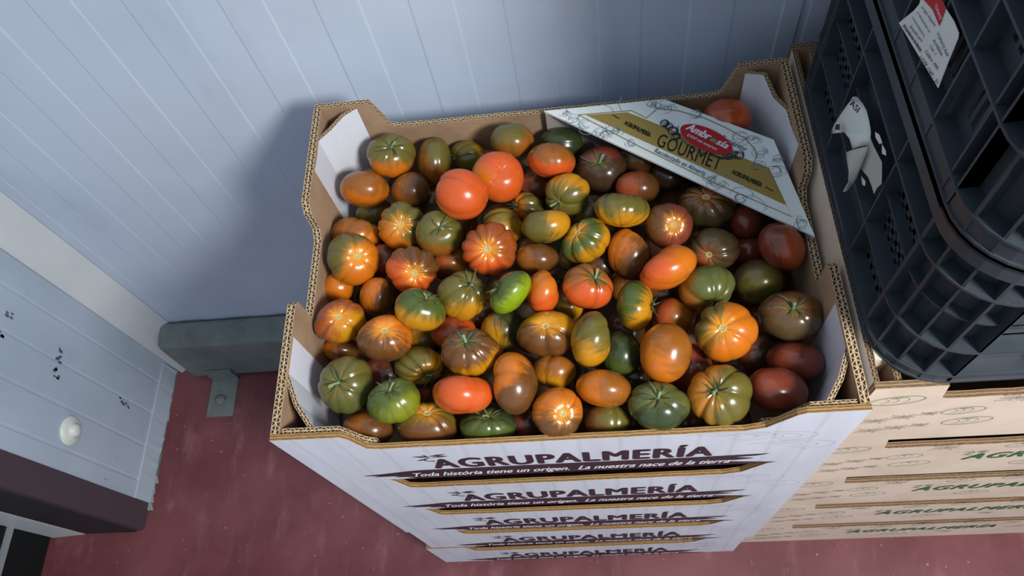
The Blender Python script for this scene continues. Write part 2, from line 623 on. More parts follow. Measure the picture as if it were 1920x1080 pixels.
def gusset(name, path, z0, tops, parent, th=0.0055, flip=False, mats=None, notch=None):
    """upright folded board in a corner: path of (x, y) with one top height per point; white inside, brown outside"""
    n = len(path)
    P = [Vector((a, b)) for a, b in path]
    offs = []
    for i in range(n):
        d = (P[min(i + 1, n - 1)] - P[max(i - 1, 0)]).normalized()
        nn = Vector((-d.y, d.x)) * (th * (-1 if flip else 1))
        offs.append(nn)
    v, f, mi = [], [], []
    for i in range(n):
        a = P[i]
        b = P[i] + offs[i]
        v += [(a.x, a.y, z0), (a.x, a.y, tops[i]), (b.x, b.y, z0), (b.x, b.y, tops[i])]
    acc = 0.0
    uvs = {}
    for i in range(n - 1):
        k = 4 * i
        L = (P[i + 1] - P[i]).length
        f.append((k, k + 4, k + 5, k + 1)); mi.append(0)
        f.append((k + 2, k + 3, k + 7, k + 6)); mi.append(1)
        uvs[len(f)] = {k + 1: (acc, 0), k + 5: (acc + L, 0), k + 7: (acc + L, 1), k + 3: (acc, 1)}
        f.append((k + 1, k + 5, k + 7, k + 3)); mi.append(2)
        f.append((k, k + 2, k + 6, k + 4)); mi.append(2)
        acc += L
    f.append((0, 1, 3, 2)); mi.append(2)
    k = 4 * (n - 1)
    f.append((k, k + 2, k + 3, k + 1)); mi.append(2)
    me = bpy.data.meshes.new(name)
    me.from_pydata(v, [], f)
    uvl = me.uv_layers.new(name='UVMap')
    for fi, d in uvs.items():
        for li in me.polygons[fi].loop_indices:
            uvl.data[li].uv = d[me.loops[li].vertex_index]
    o = link_obj(name, me, parent, mats or [M_whiteliner, M_brown, M_edge])
    for p, i in zip(me.polygons, mi):
        p.material_index = i
    return o

def front_outline(W, lo, seed, raise_l=(0.075, 0.090), raise_r=(0.508, 0.540), top=H):
    pts = [(0.0, top), (raise_l[0], top - 0.001), (raise_l[0] + 0.006, top - 0.012), (raise_l[1], lo + 0.004), (raise_l[1] + 0.012, lo)]
    mid = [(raise_l[1] + 0.012, lo), (raise_r[0] - 0.02, lo)]
    pts = pts[:-1] + wavy(mid, 0.0009, seed)
    pts += [(raise_r[0], lo + 0.008), (raise_r[1] - 0.008, top - 0.006), (raise_r[1], top), (W, top)]
    return [(0.0, 0.0), (W, 0.0)] + pts[::-1]

def star_logo(mb, cx, cz, s, y):
    """sprig of leaves in front of the lettering"""
    leaves = [(-1.0, 0.45, 0.35, 0.18), (-0.2, 0.9, 0.15, 0.2), (0.2, 0.35, 1.5, 0.75), (0.3, 0.1, 1.6, 0.25), (-0.9, -0.7, -0.05, -0.25), (-0.05, 0.05, 0.25, -0.1)]
    for x0, z0, x1, z1 in leaves:
        a = Vector((cx + x0 * s, y, cz + z0 * s))
        b = Vector((cx + x1 * s, y, cz + z1 * s))
        d = (b - a)
        nn = Vector((-d.z, 0, d.x)).normalized() * d.length * 0.11
        k = len(mb.v)
        mb.v += [tuple(a), tuple((a + b) / 2 - nn), tuple(b), tuple((a + b) / 2 + nn)]
        mb.f.append((k, k + 1, k + 2, k + 3))
        mb.m.append(0)
    pts = []
    for i in range(9):
        a = math.radians(100 + 200 * i / 8)
        pts.append((cx + 0.15 * s + 0.45 * s * math.cos(a), y, cz - 0.55 * s + 0.4 * s * math.sin(a)))
    mb.ribbon(pts, (0, -1, 0), s * 0.12)

def white_box(z0, level, label, full=False, dx=0.0, dy=0.0, rz=0.0):
    W = 0.60
    root = empty('cardboard_box', (dx, dy, z0))
    root.rotation_euler = (0, 0, rz)
    tag(root, label, 'box', 'stack of white printed boxes of tomatoes')
    lo = H - 0.051
    panel('front_panel', front_outline(W, lo, level), 'y', 0.0, 0.0065, [M_white, M_brown, M_edge_line], root)
    bo = [(0.0, 0.0), (W, 0.0), (W, H - 0.001), (0.542, H - 0.001), (0.524, lo + 0.004), (0.51, lo)] + \
         wavy([(0.51, lo), (0.10, lo)], 0.0007, level + 9)[1:] + [(0.089, lo + 0.004), (0.073, H), (0.0, H)]
    panel('back_panel', bo, 'y', DEP, DEP - 0.007, [M_white, M_brown, M_edge], root)
    side = [(0.007, 0.0), (DEP - 0.0075, 0.0), (DEP - 0.0075, H), (0.296, H), (0.285, H - 0.012), (0.283, lo + 0.010), (0.270, lo),
            (0.205, lo), (0.166, lo), (0.163, lo + 0.01), (0.163, H - 0.006), (0.157, H), (0.007, H)]
    side = [(a, b) for a, b in side]
    panel('side_panel', side, 'x', 0.0, 0.0095, [M_white, M_brown, M_edge], root)
    panel('side_panel', side, 'x', W, W - 0.0095, [M_white, M_brown, M_edge], root)
    mb = MB()
    mb.box((0.01, 0.007, 0.001), (W - 0.01, DEP - 0.0078, 0.006))
    mb.build('base_panel', M_brown, root)
    # printing on the front
    y = -0.0006
    lettering('printed_name', 'AGRUPALMERÍA', (0.146, y, 0.047), (0.463, y, 0.047), (0, 0, 0.041), M_ink, root, bold=0.028, spacing=1.12)
    mb = MB()
    star_logo(mb, 0.145, 0.094, 0.016, y)
    mb.build('printed_sprig', M_ink, root)
    band = [(0.048, 0.024), (0.075, 0.029), (0.11, 0.038), (0.125, 0.040), (0.30, 0.0415), (0.44, 0.041), (0.53, 0.044), (0.515, 0.037), (0.49, 0.034),
            (0.515, 0.026), (0.497, 0.022), (0.475, 0.019), (0.50, 0.012), (0.545, 0.003), (0.52, 0.0012), (0.30, 0.001), (0.115, 0.001), (0.10, 0.006), (0.118, 0.010), (0.085, 0.012),
            (0.096, 0.017), (0.06, 0.017), (0.072, 0.021)]
    pydata('printed_band', [(a, y, b) for a, b in band], [tuple(range(len(band)))], [M_ink], root)
    lettering('printed_slogan', 'Toda história tiene un origen.  La nuestra nace de la tierra', (0.112, y - 0.0004, 0.0125), (0.488, y - 0.0004, 0.0125),
              (0, 0, 0.0185), M_ink2, root, bold=0.012, shear=0.45)
    mb = MB()
    for seed, (cx, cz) in enumerate(((0.515, 0.112), (0.47, 0.118), (0.54, 0.075))):
        for k in range(3):
            pts = []
            for i in range(13):
                a = math.radians(-70 + 210 * i / 12)
                rr = 0.008 + 0.008 * k
                pts.append((cx + rr * 2.2 * math.cos(a), y, cz + rr * math.sin(a) * 0.8))
            mb.ribbon(pts, (0, -1, 0), 0.0005)
    M_gl = bpy.data.materials.get('pale_grain_ink') or new_mat('pale_grain_ink', 0.6, '#b4b6c2', 0.2)[0]
    mb.build('printed_grain', M_gl, root)
    # corner gussets
    if full:
        zt = H - 0.005
        G = [[(0.0055, 0.3445), (0.0071, 0.3682), (0.0089, 0.3908), (0.0239, 0.4113), (0.0394, 0.4287), (0.0552, 0.4454)],
             [(0.0069, 0.1188), (0.0035, 0.0966), (0.0013, 0.0755), (0.0248, 0.0409), (0.0496, 0.0070)],
             [(0.5485, 0.4362), (0.5682, 0.4275), (0.5777, 0.4010), (0.5865, 0.3728), (0.5908, 0.3483), (0.5939, 0.3192)],
             [(0.5915, 0.1163), (0.5946, 0.0902), (0.5984, 0.0666), (0.5769, 0.0363), (0.5575, 0.0073)]]
        tl = [[zt, zt - 0.002, zt, zt - 0.004, zt - 0.001, zt - 0.002], [zt] * 5, [zt - 0.004, zt, zt - 0.012, zt - 0.003, zt - 0.01, zt], [zt] * 5]
        fl = [False, True, False, False]
        fl[0] = False
    else:
        zt = H - 0.006
        G = [[(0.011, 0.33), (0.013, 0.37), (0.075, 0.438)], [(0.011, 0.12), (0.013, 0.08), (0.07, 0.009)],
             [(0.525, 0.438), (0.587, 0.37), (0.589, 0.33)], [(0.589, 0.12), (0.587, 0.08), (0.53, 0.009)]]
        tl = [[zt] * 3] * 4
        fl = [False, True, False, False]
    for g, t, k in zip(G, tl, fl):
        # the board's thickness lies on the side towards its box corner
        c = Vector((0.3, 0.22))
        a, b = Vector(g[0]), Vector(g[-1])
        d = (b - a)
        side_left = Vector((-d.y, d.x)).dot(c - (a + b) / 2) > 0
        g = [(min(max(p[0], 0.0098), W - 0.0098), min(max(p[1], 0.0068), DEP - 0.0074)) for p in g]
        gusset('corner_gusset', g, 0.02, t, root, flip=side_left)
    if full:
        # board lining doubled along the front in both corners, flutes showing on top
        panel('corner_lining', [(0.011, 0.10), (0.098, 0.10), (0.098, lo - 0.004), (0.088, lo + 0.006), (0.072, H - 0.004), (0.011, H - 0.003)], 'y', 0.0068, 0.0135, [M_brown, M_brown, M_edge], root)
        panel('corner_lining', [(0.506, 0.10), (0.589, 0.10), (0.589, H - 0.003), (0.545, H - 0.004), (0.522, lo + 0.002), (0.506, lo)], 'y', 0.0068, 0.0125, [M_brown, M_brown, M_edge], root)
    return root

white_labels = ['white printed cardboard box heaped with tomatoes, open on top of its stack',
                'white printed box directly under the open heaped one, second from the top',
                'white printed box in the middle of its stack of five',
                'white printed box resting on the lowest one of the white stack',
                'lowest white printed box, standing on the red floor']
for i in range(5):
    off = [(0, 0, 0), (0, 0, 0), (0.0, 0.0, 0), (0.002, 0.002, 0.0), (-0.010, 0.0, 0.006)][i]
    white_box(T - (i + 1) * H + (0.0005 if i < 4 else 0.0), i, white_labels[i], full=(i == 0), dx=off[0], dy=off[1], rz=off[2])

# beige stack
BX, BY = 0.607, 0.020
def tomato_drawing(mb, cx, cz, rx, rz_, y):
    pts = [(cx + rx * math.cos(a), y, cz + rz_ * math.sin(a) + 0.25 * rz_ * math.cos(a)) for a in [2 * math.pi * i / 24 for i in range(24)]]
    mb.ribbon(pts, (0, -1, 0), 0.0011, closed=True)
    for k in (-0.55, -0.2, 0.2):
        pts = [(cx + rx * (k + 0.25 * math.sin(i / 6 * 3.0)), y, cz + rz_ * (0.75 - 1.3 * i / 6) + 0.25 * rz_ * k) for i in range(7)]
        mb.ribbon(pts, (0, -1, 0), 0.0006)
    for a in (20, 70, 120, 160, 210):
        a = math.radians(a)
        mb.ribbon([(cx, y, cz + rz_ * 0.6), (cx + 0.35 * rx * math.cos(a), y, cz + rz_ * 0.6 + 0.3 * rz_ * math.sin(a))], (0, -1, 0), 0.0007)

def leaf_drawing(mb, cx, cz, s, y):
    for k in range(9):
        a = math.radians(k * 40 + 15)
        L = s * (1.0 if k % 2 else 0.7)
        p = Vector((cx, y, cz))
        e = p + Vector((L * math.cos(a) * 1.7, 0, L * math.sin(a)))
        d = e - p
        nn = Vector((-d.z, 0, d.x)) * 0.18
        mb.ribbon([p, p + d * 0.5 + nn, e, p + d * 0.5 - nn], (0, -1, 0), 0.0007, closed=True)
        mb.ribbon([p, e], (0, -1, 0), 0.0005)

def beige_box(i, label):
    W = 0.60
    z0 = T - (i + 1) * H + (0.0005 if i < 4 else 0)
    root = empty('printed_carton', (BX, BY, z0))
    tag(root, label, 'box', 'stack of beige printed boxes beside the white stack')
    lo = H - 0.040
    hw = 0.068
    out = [(0.0, 0.0), (W, 0.0), (W, H), (W - hw, H), (W - hw - 0.006, lo + 0.003), (W - hw - 0.016, lo)] + \
        wavy([(W - hw - 0.016, lo), (hw + 0.012, lo)], 0.0014, 40 + i)[1:] + [(hw + 0.006, lo + 0.003), (hw, H), (0.0, H)]
    panel('front_panel', out, 'y', 0.0, 0.0075, [M_beige, M_brown, M_edge_beige], root)
    panel('back_panel', out, 'y', DEP, DEP - 0.0075, [M_beige, M_brown, M_edge_dark], root)
    side = [(0.0078, 0.0), (DEP - 0.0078, 0.0), (DEP - 0.0078, H - 0.001), (0.0078, H - 0.001)]
    panel('side_panel', side, 'x', 0.0, 0.006, [M_beige, M_brown, M_edge_dark], root)
    panel('side_panel', side, 'x', W, W - 0.006, [M_beige, M_brown, M_edge_dark], root)
    mb = MB()
    mb.box((0.0065, 0.008, 0.001), (W - 0.0065, DEP - 0.008, 0.006))
    mb.build('base_panel', M_brown, root)
    y = -0.0006
    lettering('printed_name', 'AGRUPALMERÍA', (0.190, y, 0.077), (0.455, y, 0.088), (0, 0, 0.028), M_green, root, bold=0.02, shear=0.25, spacing=1.12)
    mb = MB()
    star_logo(mb, 0.192, 0.108, 0.012, y)
    for (cx, cz, a, b) in ((0.032, 0.150, 0.026, 0.013), (0.112, 0.105, 0.021, 0.011), (0.130, 0.066, 0.025, 0.0125), (0.238, 0.138, 0.018, 0.009), (0.31, 0.146, 0.018, 0.009), (0.285, 0.05, 0.024, 0.011),
                           (0.40, 0.15, 0.018, 0.009), (0.50, 0.09, 0.022, 0.011), (0.55, 0.15, 0.024, 0.012)):
        tomato_drawing(mb, cx, cz, a, b, y)
    mb.build('printed_tomatoes', M_greenline, root)
    mb = MB()
    for (cx, cz, s) in ((0.030, 0.082, 0.011), (0.056, 0.092, 0.011), (0.080, 0.100, 0.008), (0.034, 0.045, 0.011), (0.060, 0.052, 0.011), (0.084, 0.058, 0.008), (0.150, 0.140, 0.014), (0.38, 0.055, 0.011), (0.47, 0.135, 0.012)):
        leaf_drawing(mb, cx, cz, s, y)
    mb.build('printed_leaves', M_greyleaf, root)
    if i == 0:
        mb = MB()
        mb.box((0.0062, 0.03, H - 0.045), (0.0208, 0.165, H + 0.0004))
        mb.build('folded_rim', M_beige, root)
        panel('inner_flap', [(0.0, 0.03), (0.43, 0.03), (0.43, H - 0.002), (0.12, H - 0.003), (0.0, H - 0.003)], 'x', 0.0212, 0.0275, [M_brown, M_brown, M_edge_dark], root).location = (0, 0.009, 0)
    return root

for i, lab in enumerate(['beige carton with drawn tomatoes, topmost, carrying the black crates',
                         'beige carton second from the top of its stack, green lettering cut by the frame',
                         'beige carton in the middle of its stack with green lettering',
                         'beige carton just above the lowest one of the beige stack',
                         'lowest beige carton, standing on the red floor beside the white stack']):
    beige_box(i, lab)

# ------------------------------------------------------------------ gourmet card across the back right corner
LZ = 0.905
card = empty('printed_card', (0.45, 0.35, LZ))
tag(card, 'white and gold card printed GOURMET, lying across the back right corner over the tomatoes', 'card')
CO = Vector((0.45, 0.35, LZ))
def cl(pts, dz=0.0):
    return [(p[0] - CO.x, p[1] - CO.y, p[2] - CO.z + dz) for p in pts]
base = [(0.2968, 0.4337, 0.9050), (0.4513, 0.4339, 0.9050), (0.5744, 0.3549, 0.9050), (0.5964, 0.2163, 0.9050)]
bt = cl(base)
n = len(bt)
v = bt + [(a, b, c - 0.003) for a, b, c in bt]
f = [(3, 2, 1, 0), (4, 5, 6, 7)] + [(i, (i + 1) % 4, (i + 1) % 4 + 4, i + 4) for i in range(4)]
M_cardwhite, _, _ = new_mat('glossy_white_card', 0.35, '#e6eeec', 0.5)
pydata('card_face', v, f, [M_cardwhite], card)
# flaps folded down along the back wall and along the right wall
a, b = Vector(bt[0]), Vector(bt[1])
mb = MB()
mb.hexa([a + Vector((0.0015, -0.001, -0.09)), b + Vector((0, -0.001, -0.09)), b + Vector((0, -0.004, -0.09)), a + Vector((0.0015, -0.004, -0.09)),
         a + Vector((0.0015, -0.001, -0.003)), b + Vector((0, -0.001, -0.003)), b + Vector((0, -0.004, -0.003)), a + Vector((0.0015, -0.004, -0.003))])
mb.build('back_flap', M_flapshade, card)
a, b = Vector(bt[2]), Vector(bt[3])
mb = MB()
mb.hexa([a + Vector((0, 0, -0.08)), b + Vector((0, 0, -0.10)), b + Vector((-0.003, 0, -0.10)), a + Vector((-0.003, 0, -0.08)),
         a + Vector((0, 0, -0.003)), b + Vector((0, 0, -0.003)), b + Vector((-0.003, 0, -0.003)), a + Vector((-0.003, 0, -0.003))])
mb.build('side_flap', M_flapshade, card)
def gold():
    m, nt, bb = new_mat('gold_ink', 0.3, spec=0.5)
    bb.inputs['Metallic'].default_value = 0.25
    c = mix_col(nt, noise(nt, geo_pos(nt), 12, 2), srgb('#b8a256'), srgb('#9c8040'))
    nt.links.new(c, bb.inputs['Base Color'])
    return m
M_gold = gold()
M_goldline, _, _ = new_mat('gold_line_ink', 0.35, '#8d7a3f', 0.5)
M_floral, _, _ = new_mat('blue_grey_floral_ink', 0.5, '#8f9ea6', 0.3)
M_navy, _, _ = new_mat('navy_ink', 0.5, '#28384f', 0.3)
band = cl([(0.3501, 0.4201, 0.9050), (0.4031, 0.4180, 0.9050), (0.5614, 0.3143, 0.9050), (0.5724, 0.2602, 0.9050)], 0.0004)
pydata('gold_band', band, [(3, 2, 1, 0)], [M_gold], card)
mb = MB()
for pts, w in (([(0.3412, 0.4212, 0.9050), (0.4087, 0.4199, 0.9050), (0.4263, 0.4057, 0.9050), (0.4410, 0.4194, 0.9050), (0.4658, 0.4129, 0.9050), (0.4970, 0.3972, 0.9050), (0.5206, 0.3792, 0.9050), (0.5410, 0.3604, 0.9050), (0.5498, 0.3432, 0.9050), (0.5506, 0.3320, 0.9050), (0.5454, 0.3231, 0.9050), (0.5613, 0.3135, 0.9050), (0.5761, 0.2438, 0.9050), (0.4969, 0.2987, 0.9050), (0.4143, 0.3617, 0.9050), (0.3412, 0.4212, 0.9050)], 0.0012),
               ):
    mb.ribbon(cl(pts, 0.0008), (0, 0, 1), w)
mb.build('gold_outline', M_goldline, card)
mb = MB()
rf = random.Random(11)
fl_c = cl([(0.3243, 0.4268, 0.9050), (0.3340, 0.4142, 0.9050), (0.3503, 0.3994, 0.9050), (0.3762, 0.3836, 0.9050), (0.3838, 0.3954, 0.9050), (0.4367, 0.4235, 0.9050), (0.4471, 0.4257, 0.9050), (0.4561, 0.4159, 0.9050), (0.4848, 0.4055, 0.9050), (0.5375, 0.3624, 0.9050), (0.5495, 0.3578, 0.9050), (0.5591, 0.3382, 0.9050), (0.5498, 0.3194, 0.9050), (0.5669, 0.3098, 0.9050), (0.5725, 0.3248, 0.9050), (0.4999, 0.2976, 0.9050), (0.5214, 0.2749, 0.9050), (0.4916, 0.3062, 0.9050), (0.4050, 0.3694, 0.9050), (0.5838, 0.2337, 0.9050), (0.3901, 0.3904, 0.9050), (0.3665, 0.3889, 0.9050)], 0.0009)
for c in fl_c:
    big = rf.random() < 0.4
    for k in range(5):
        a0 = rf.uniform(0, 6.28)
        r0 = rf.uniform(0.004, 0.014 if big else 0.009)
        cx, cy = c[0] + rf.uniform(-0.004, 0.004), c[1] + rf.uniform(-0.004, 0.004)
        pts = []
        for i in range(10):
            a = a0 + i * 0.42
            rr = r0 * (1 - 0.06 * i)
            pts.append((cx + rr * math.cos(a), cy + rr * math.sin(a) * 0.8, c[2]))
        mb.ribbon(pts, (0, 0, 1), 0.0006)
for pts in ([(0.4904, 0.2970, 0.9050), (0.4947, 0.3058, 0.9050), (0.5049, 0.3118, 0.9050), (0.5170, 0.3089, 0.9050), (0.5243, 0.2989, 0.9050), (0.5252, 0.2927, 0.9050)], [(0.5115, 0.2834, 0.9050), (0.5193, 0.2902, 0.9050), (0.5327, 0.2888, 0.9050), (0.5386, 0.2792, 0.9050), (0.5352, 0.2735, 0.9050)],
            [(0.5244, 0.2746, 0.9050), (0.5371, 0.2778, 0.9050), (0.5477, 0.2678, 0.9050), (0.5497, 0.2573, 0.9050), (0.5456, 0.2547, 0.9050)], [(0.5811, 0.2254, 0.9050), (0.5798, 0.2377, 0.9050), (0.5822, 0.2446, 0.9050), (0.5865, 0.2421, 0.9050)], [(0.3978, 0.4442, 0.9050), (0.3933, 0.4306, 0.9050), (0.3965, 0.4197, 0.9050)], [(0.3730, 0.4349, 0.9050), (0.3828, 0.4284, 0.9050), (0.3869, 0.4191, 0.9050)]):
    mb.ribbon(cl(pts, 0.0009), (0, 0, 1), 0.0007)
o = mb.build('floral_print', M_floral, card)
def card_text(name, body, pts, hpx, mat, **kw):
    p = cl(pts, kw.pop('dz', 0.0010))
    a, b, t = Vector(p[0]), Vector(p[1]), Vector(p[2])
    up = (t - a)
    return lettering(name, body, a, b, up, mat, card, **kw)
card_text('printed_word', 'GOURMET', [(0.4333, 0.3620, 0.9050), (0.5036, 0.3158, 0.9050), (0.4418, 0.3810, 0.9050)], 0, M_black, bold=-0.004, spacing=1.05)
card_text('printed_name', 'AGRUPALMERÍA', [(0.3975, 0.3989, 0.9050), (0.4274, 0.3751, 0.9050), (0.4001, 0.4054, 0.9050)], 0, M_black, bold=0.02)
card_text('printed_name', 'AGRUPALMERÍA', [(0.5179, 0.3104, 0.9050), (0.5484, 0.2872, 0.9050), (0.5206, 0.3163, 0.9050)], 0, M_black, bold=0.02)
card_text('printed_script', 'Recolectado en Almería', [(0.4303, 0.3517, 0.9050), (0.4858, 0.3099, 0.9050), (0.4330, 0.3588, 0.9050)], 0, M_navy, shear=0.4)
card_text('printed_script', 'Superior', [(0.5118, 0.3621, 0.9050), (0.5390, 0.3388, 0.9050), (0.5155, 0.3699, 0.9050)], 0, M_navy, shear=0.3)
card_text('printed_mark', '~', [(0.3829, 0.4109, 0.9050), (0.3912, 0.4048, 0.9050), (0.3865, 0.4227, 0.9050)], 0, M_black)
card_text('printed_mark', '~', [(0.5514, 0.2831, 0.9050), (0.5596, 0.2771, 0.9050), (0.5555, 0.2933, 0.9050)], 0, M_black)
oc = cl([(0.4947, 0.3641, 0.9050), (0.4668, 0.3873, 0.9050), (0.5219, 0.3431, 0.9050), (0.5149, 0.3749, 0.9050)], 0.0013)
C0, A0, A1, B1 = [Vector(p) for p in oc]
e1 = (A1 - A0) / 2
e2 = e1.cross(Vector((0, 0, 1))).normalized() * -1 * e1.length * 0.46
if e2.dot(B1 - C0) < 0:
    e2 = -e2
ell = [C0 + e1 * math.cos(t_) + e2 * math.sin(t_) for t_ in [2 * math.pi * i / 40 for i in range(40)]]
em = pydata('red_emblem', ell, [tuple(range(40))], [M_red], card)
def on_emblem(name, body, u0, u1, v0, h, mat, **kw):
    a = C0 + e1 * u0 + e2 * v0 + Vector((0, 0, 0.0005))
    b = C0 + e1 * u1 + e2 * v0 + Vector((0, 0, 0.0005))
    return lettering(name, body, a, b, e2 * h, mat, em, **kw)
on_emblem('emblem_lettering', 'Ambr', -0.82, 0.10, -0.02, 0.72, M_ink2, bold=0.03, shear=0.2)
on_emblem('emblem_lettering', 'sía', 0.38, 0.80, -0.02, 0.62, M_ink2, bold=0.03, shear=0.2)
on_emblem('emblem_lettering', 'El RAF más temprano', -0.62, 0.55, -0.52, 0.26, M_ink2, bold=0.01)
pts = [C0 + e1 * (0.24 + 0.12 * math.cos(t_)) + e2 * (0.16 + 0.2 * math.sin(t_)) + Vector((0, 0, 0.0006)) for t_ in [2 * math.pi * i / 16 for i in range(16)]]
M_leafink, _, _ = new_mat('leaf_green_ink', 0.5, '#6f9a5a', 0.3)
pydata('emblem_tomato', pts, [tuple(range(16))], [M_leafink], em)
mb = MB()
for c in cl([(0.4512, 0.3891, 0.9050), (0.4570, 0.3817, 0.9050), (0.4600, 0.3730, 0.9050), (0.4472, 0.3947, 0.9050), (0.5244, 0.3380, 0.9050), (0.5304, 0.3358, 0.9050), (0.5179, 0.3372, 0.9050)], 0.0009):
    for k in range(7):
        a0 = rf.uniform(0, 6.28)
        r0 = rf.uniform(0.002, 0.007)
        pts = [(c[0] + r0 * math.cos(a0 + i * 0.5), c[1] + r0 * math.sin(a0 + i * 0.5), c[2]) for i in range(8)]
        mb.ribbon(pts, (0, 0, 1), 0.0008)
for i in range(34):
    u = -1.12 + 2.2 * i / 33
    a = C0 + e1 * u - e2 * math.sqrt(max(0, 1.25 - u * u)) * 1.0
    d = e1 * 0.06 - e2 * 0.20
    mb.ribbon([a, a + d], (0, 0, 1), 0.0008)
mb.build('engraved_print', M_navy, card)

# ------------------------------------------------------------------ tomatoes
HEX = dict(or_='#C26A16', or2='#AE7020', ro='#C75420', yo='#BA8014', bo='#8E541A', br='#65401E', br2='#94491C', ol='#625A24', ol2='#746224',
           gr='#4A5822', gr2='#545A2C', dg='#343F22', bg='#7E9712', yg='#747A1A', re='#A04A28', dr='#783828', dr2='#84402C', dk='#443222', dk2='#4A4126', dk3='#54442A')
HEX['or'] = HEX['or_']

def tomato_mat(name, c1, c2, pamt, typ, seed):
    m, nt, b = new_mat(name, 0.24, spec=0.5)
    b.inputs['Coat Weight'].default_value = 0.15
    b.inputs['Coat Roughness'].default_value = 0.12
    b.inputs['Subsurface Weight'].default_value = 0.0
    b.inputs['Subsurface Radius'].default_value = (0.01, 0.004, 0.001)
    b.inputs['Subsurface Scale'].default_value = 0.5
    tc = nt.nodes.new('ShaderNodeTexCoord').outputs['Object']
    at = nt.nodes.new('ShaderNodeAttribute'); at.attribute_name = 'skin'   # x: angle from the stem, y: groove, z: patch
    sp = nt.nodes.new('ShaderNodeSeparateXYZ')
    nt.links.new(at.outputs['Vector'], sp.inputs[0])
    lat, gro, pat = sp.outputs
    az = nt.nodes.new('ShaderNodeAttribute'); az.attribute_name = 'azimuth'
    big = noise(nt, mapped(nt, tc, (1, 1, 1), (seed * 1.7, seed * 0.3, 0)), 32, 3)
    streak = noise(nt, mapped(nt, az.outputs['Vector'], (3.2, 3.2, 0.7), (seed, 0, 0)), 1.6, 4, 0.6)
    x = math_node(nt, 'ADD', pat, pamt)
    x = math_node(nt, 'ADD', x, math_node(nt, 'MULTIPLY', math_node(nt, 'SUBTRACT', big, 0.5), 1.3))
    x = math_node(nt, 'ADD', x, math_node(nt, 'MULTIPLY', math_node(nt, 'SUBTRACT', streak, 0.5), 1.1))
    mask = smooth(nt, x, -0.25, 0.40)
    c = mix_col(nt, mask, srgb(HEX[c1]), srgb(HEX[c2]))
    # mottling
    fine = noise(nt, mapped(nt, tc, (1, 1, 1), (0, seed, 0)), 130, 3)
    c = mix_col(nt, math_node(nt, 'MULTIPLY', smooth(nt, fine, 0.5, 0.8), 0.22), c, srgb(HEX[c2]))
    # star round the stem
    if typ in 'csk':
        r_ = math_node(nt, 'ADD', lat, math_node(nt, 'MULTIPLY', math_node(nt, 'SUBTRACT', streak, 0.5), 0.30))
        star = math_node(nt, 'SUBTRACT', 1.0, smooth(nt, r_, 0.02, 0.23 if typ == 'c' else 0.14))
        if typ == 'c':
            col = '#E6951F' if c1 not in ('dk', 'dk2', 'dk3', 're') else '#9A5A34'
        else:
            col = '#8C7A34'
        c = mix_col(nt, math_node(nt, 'MULTIPLY', star, 0.85), c, srgb(col))
    g = math_node(nt, 'MULTIPLY', math_node(nt, 'POWER', gro, 5.0), 0.34)
    c = mix_col(nt, g, c, srgb('#3d3014'))
    nt.links.new(c, b.inputs['Base Color'])
    rg = math_node(nt, 'ADD', 0.19, math_node(nt, 'MULTIPLY', big, 0.12))
    nt.links.new(rg, b.inputs['Roughness'])
    bump(nt, b, fine, 0.04, 0.0008)
    return m

def calyx_mat():
    m, nt, b = new_mat('calyx_green', 0.65, spec=0.3)
    c = mix_col(nt, noise(nt, geo_pos(nt), 200, 2), srgb('#33442e'), srgb('#5c6a48'))
    nt.links.new(c, b.inputs['Base Color'])
    return m
M_calyx = calyx_mat()
M_stem, _, _ = new_mat('stem_green', 0.6, '#7d8c62', 0.3)
M_scar, _, _ = new_mat('corky_scar', 0.8, '#b3aa74', 0.2)
M_scar_in, _, _ = new_mat('corky_scar_core', 0.8, '#8e9a6a', 0.2)

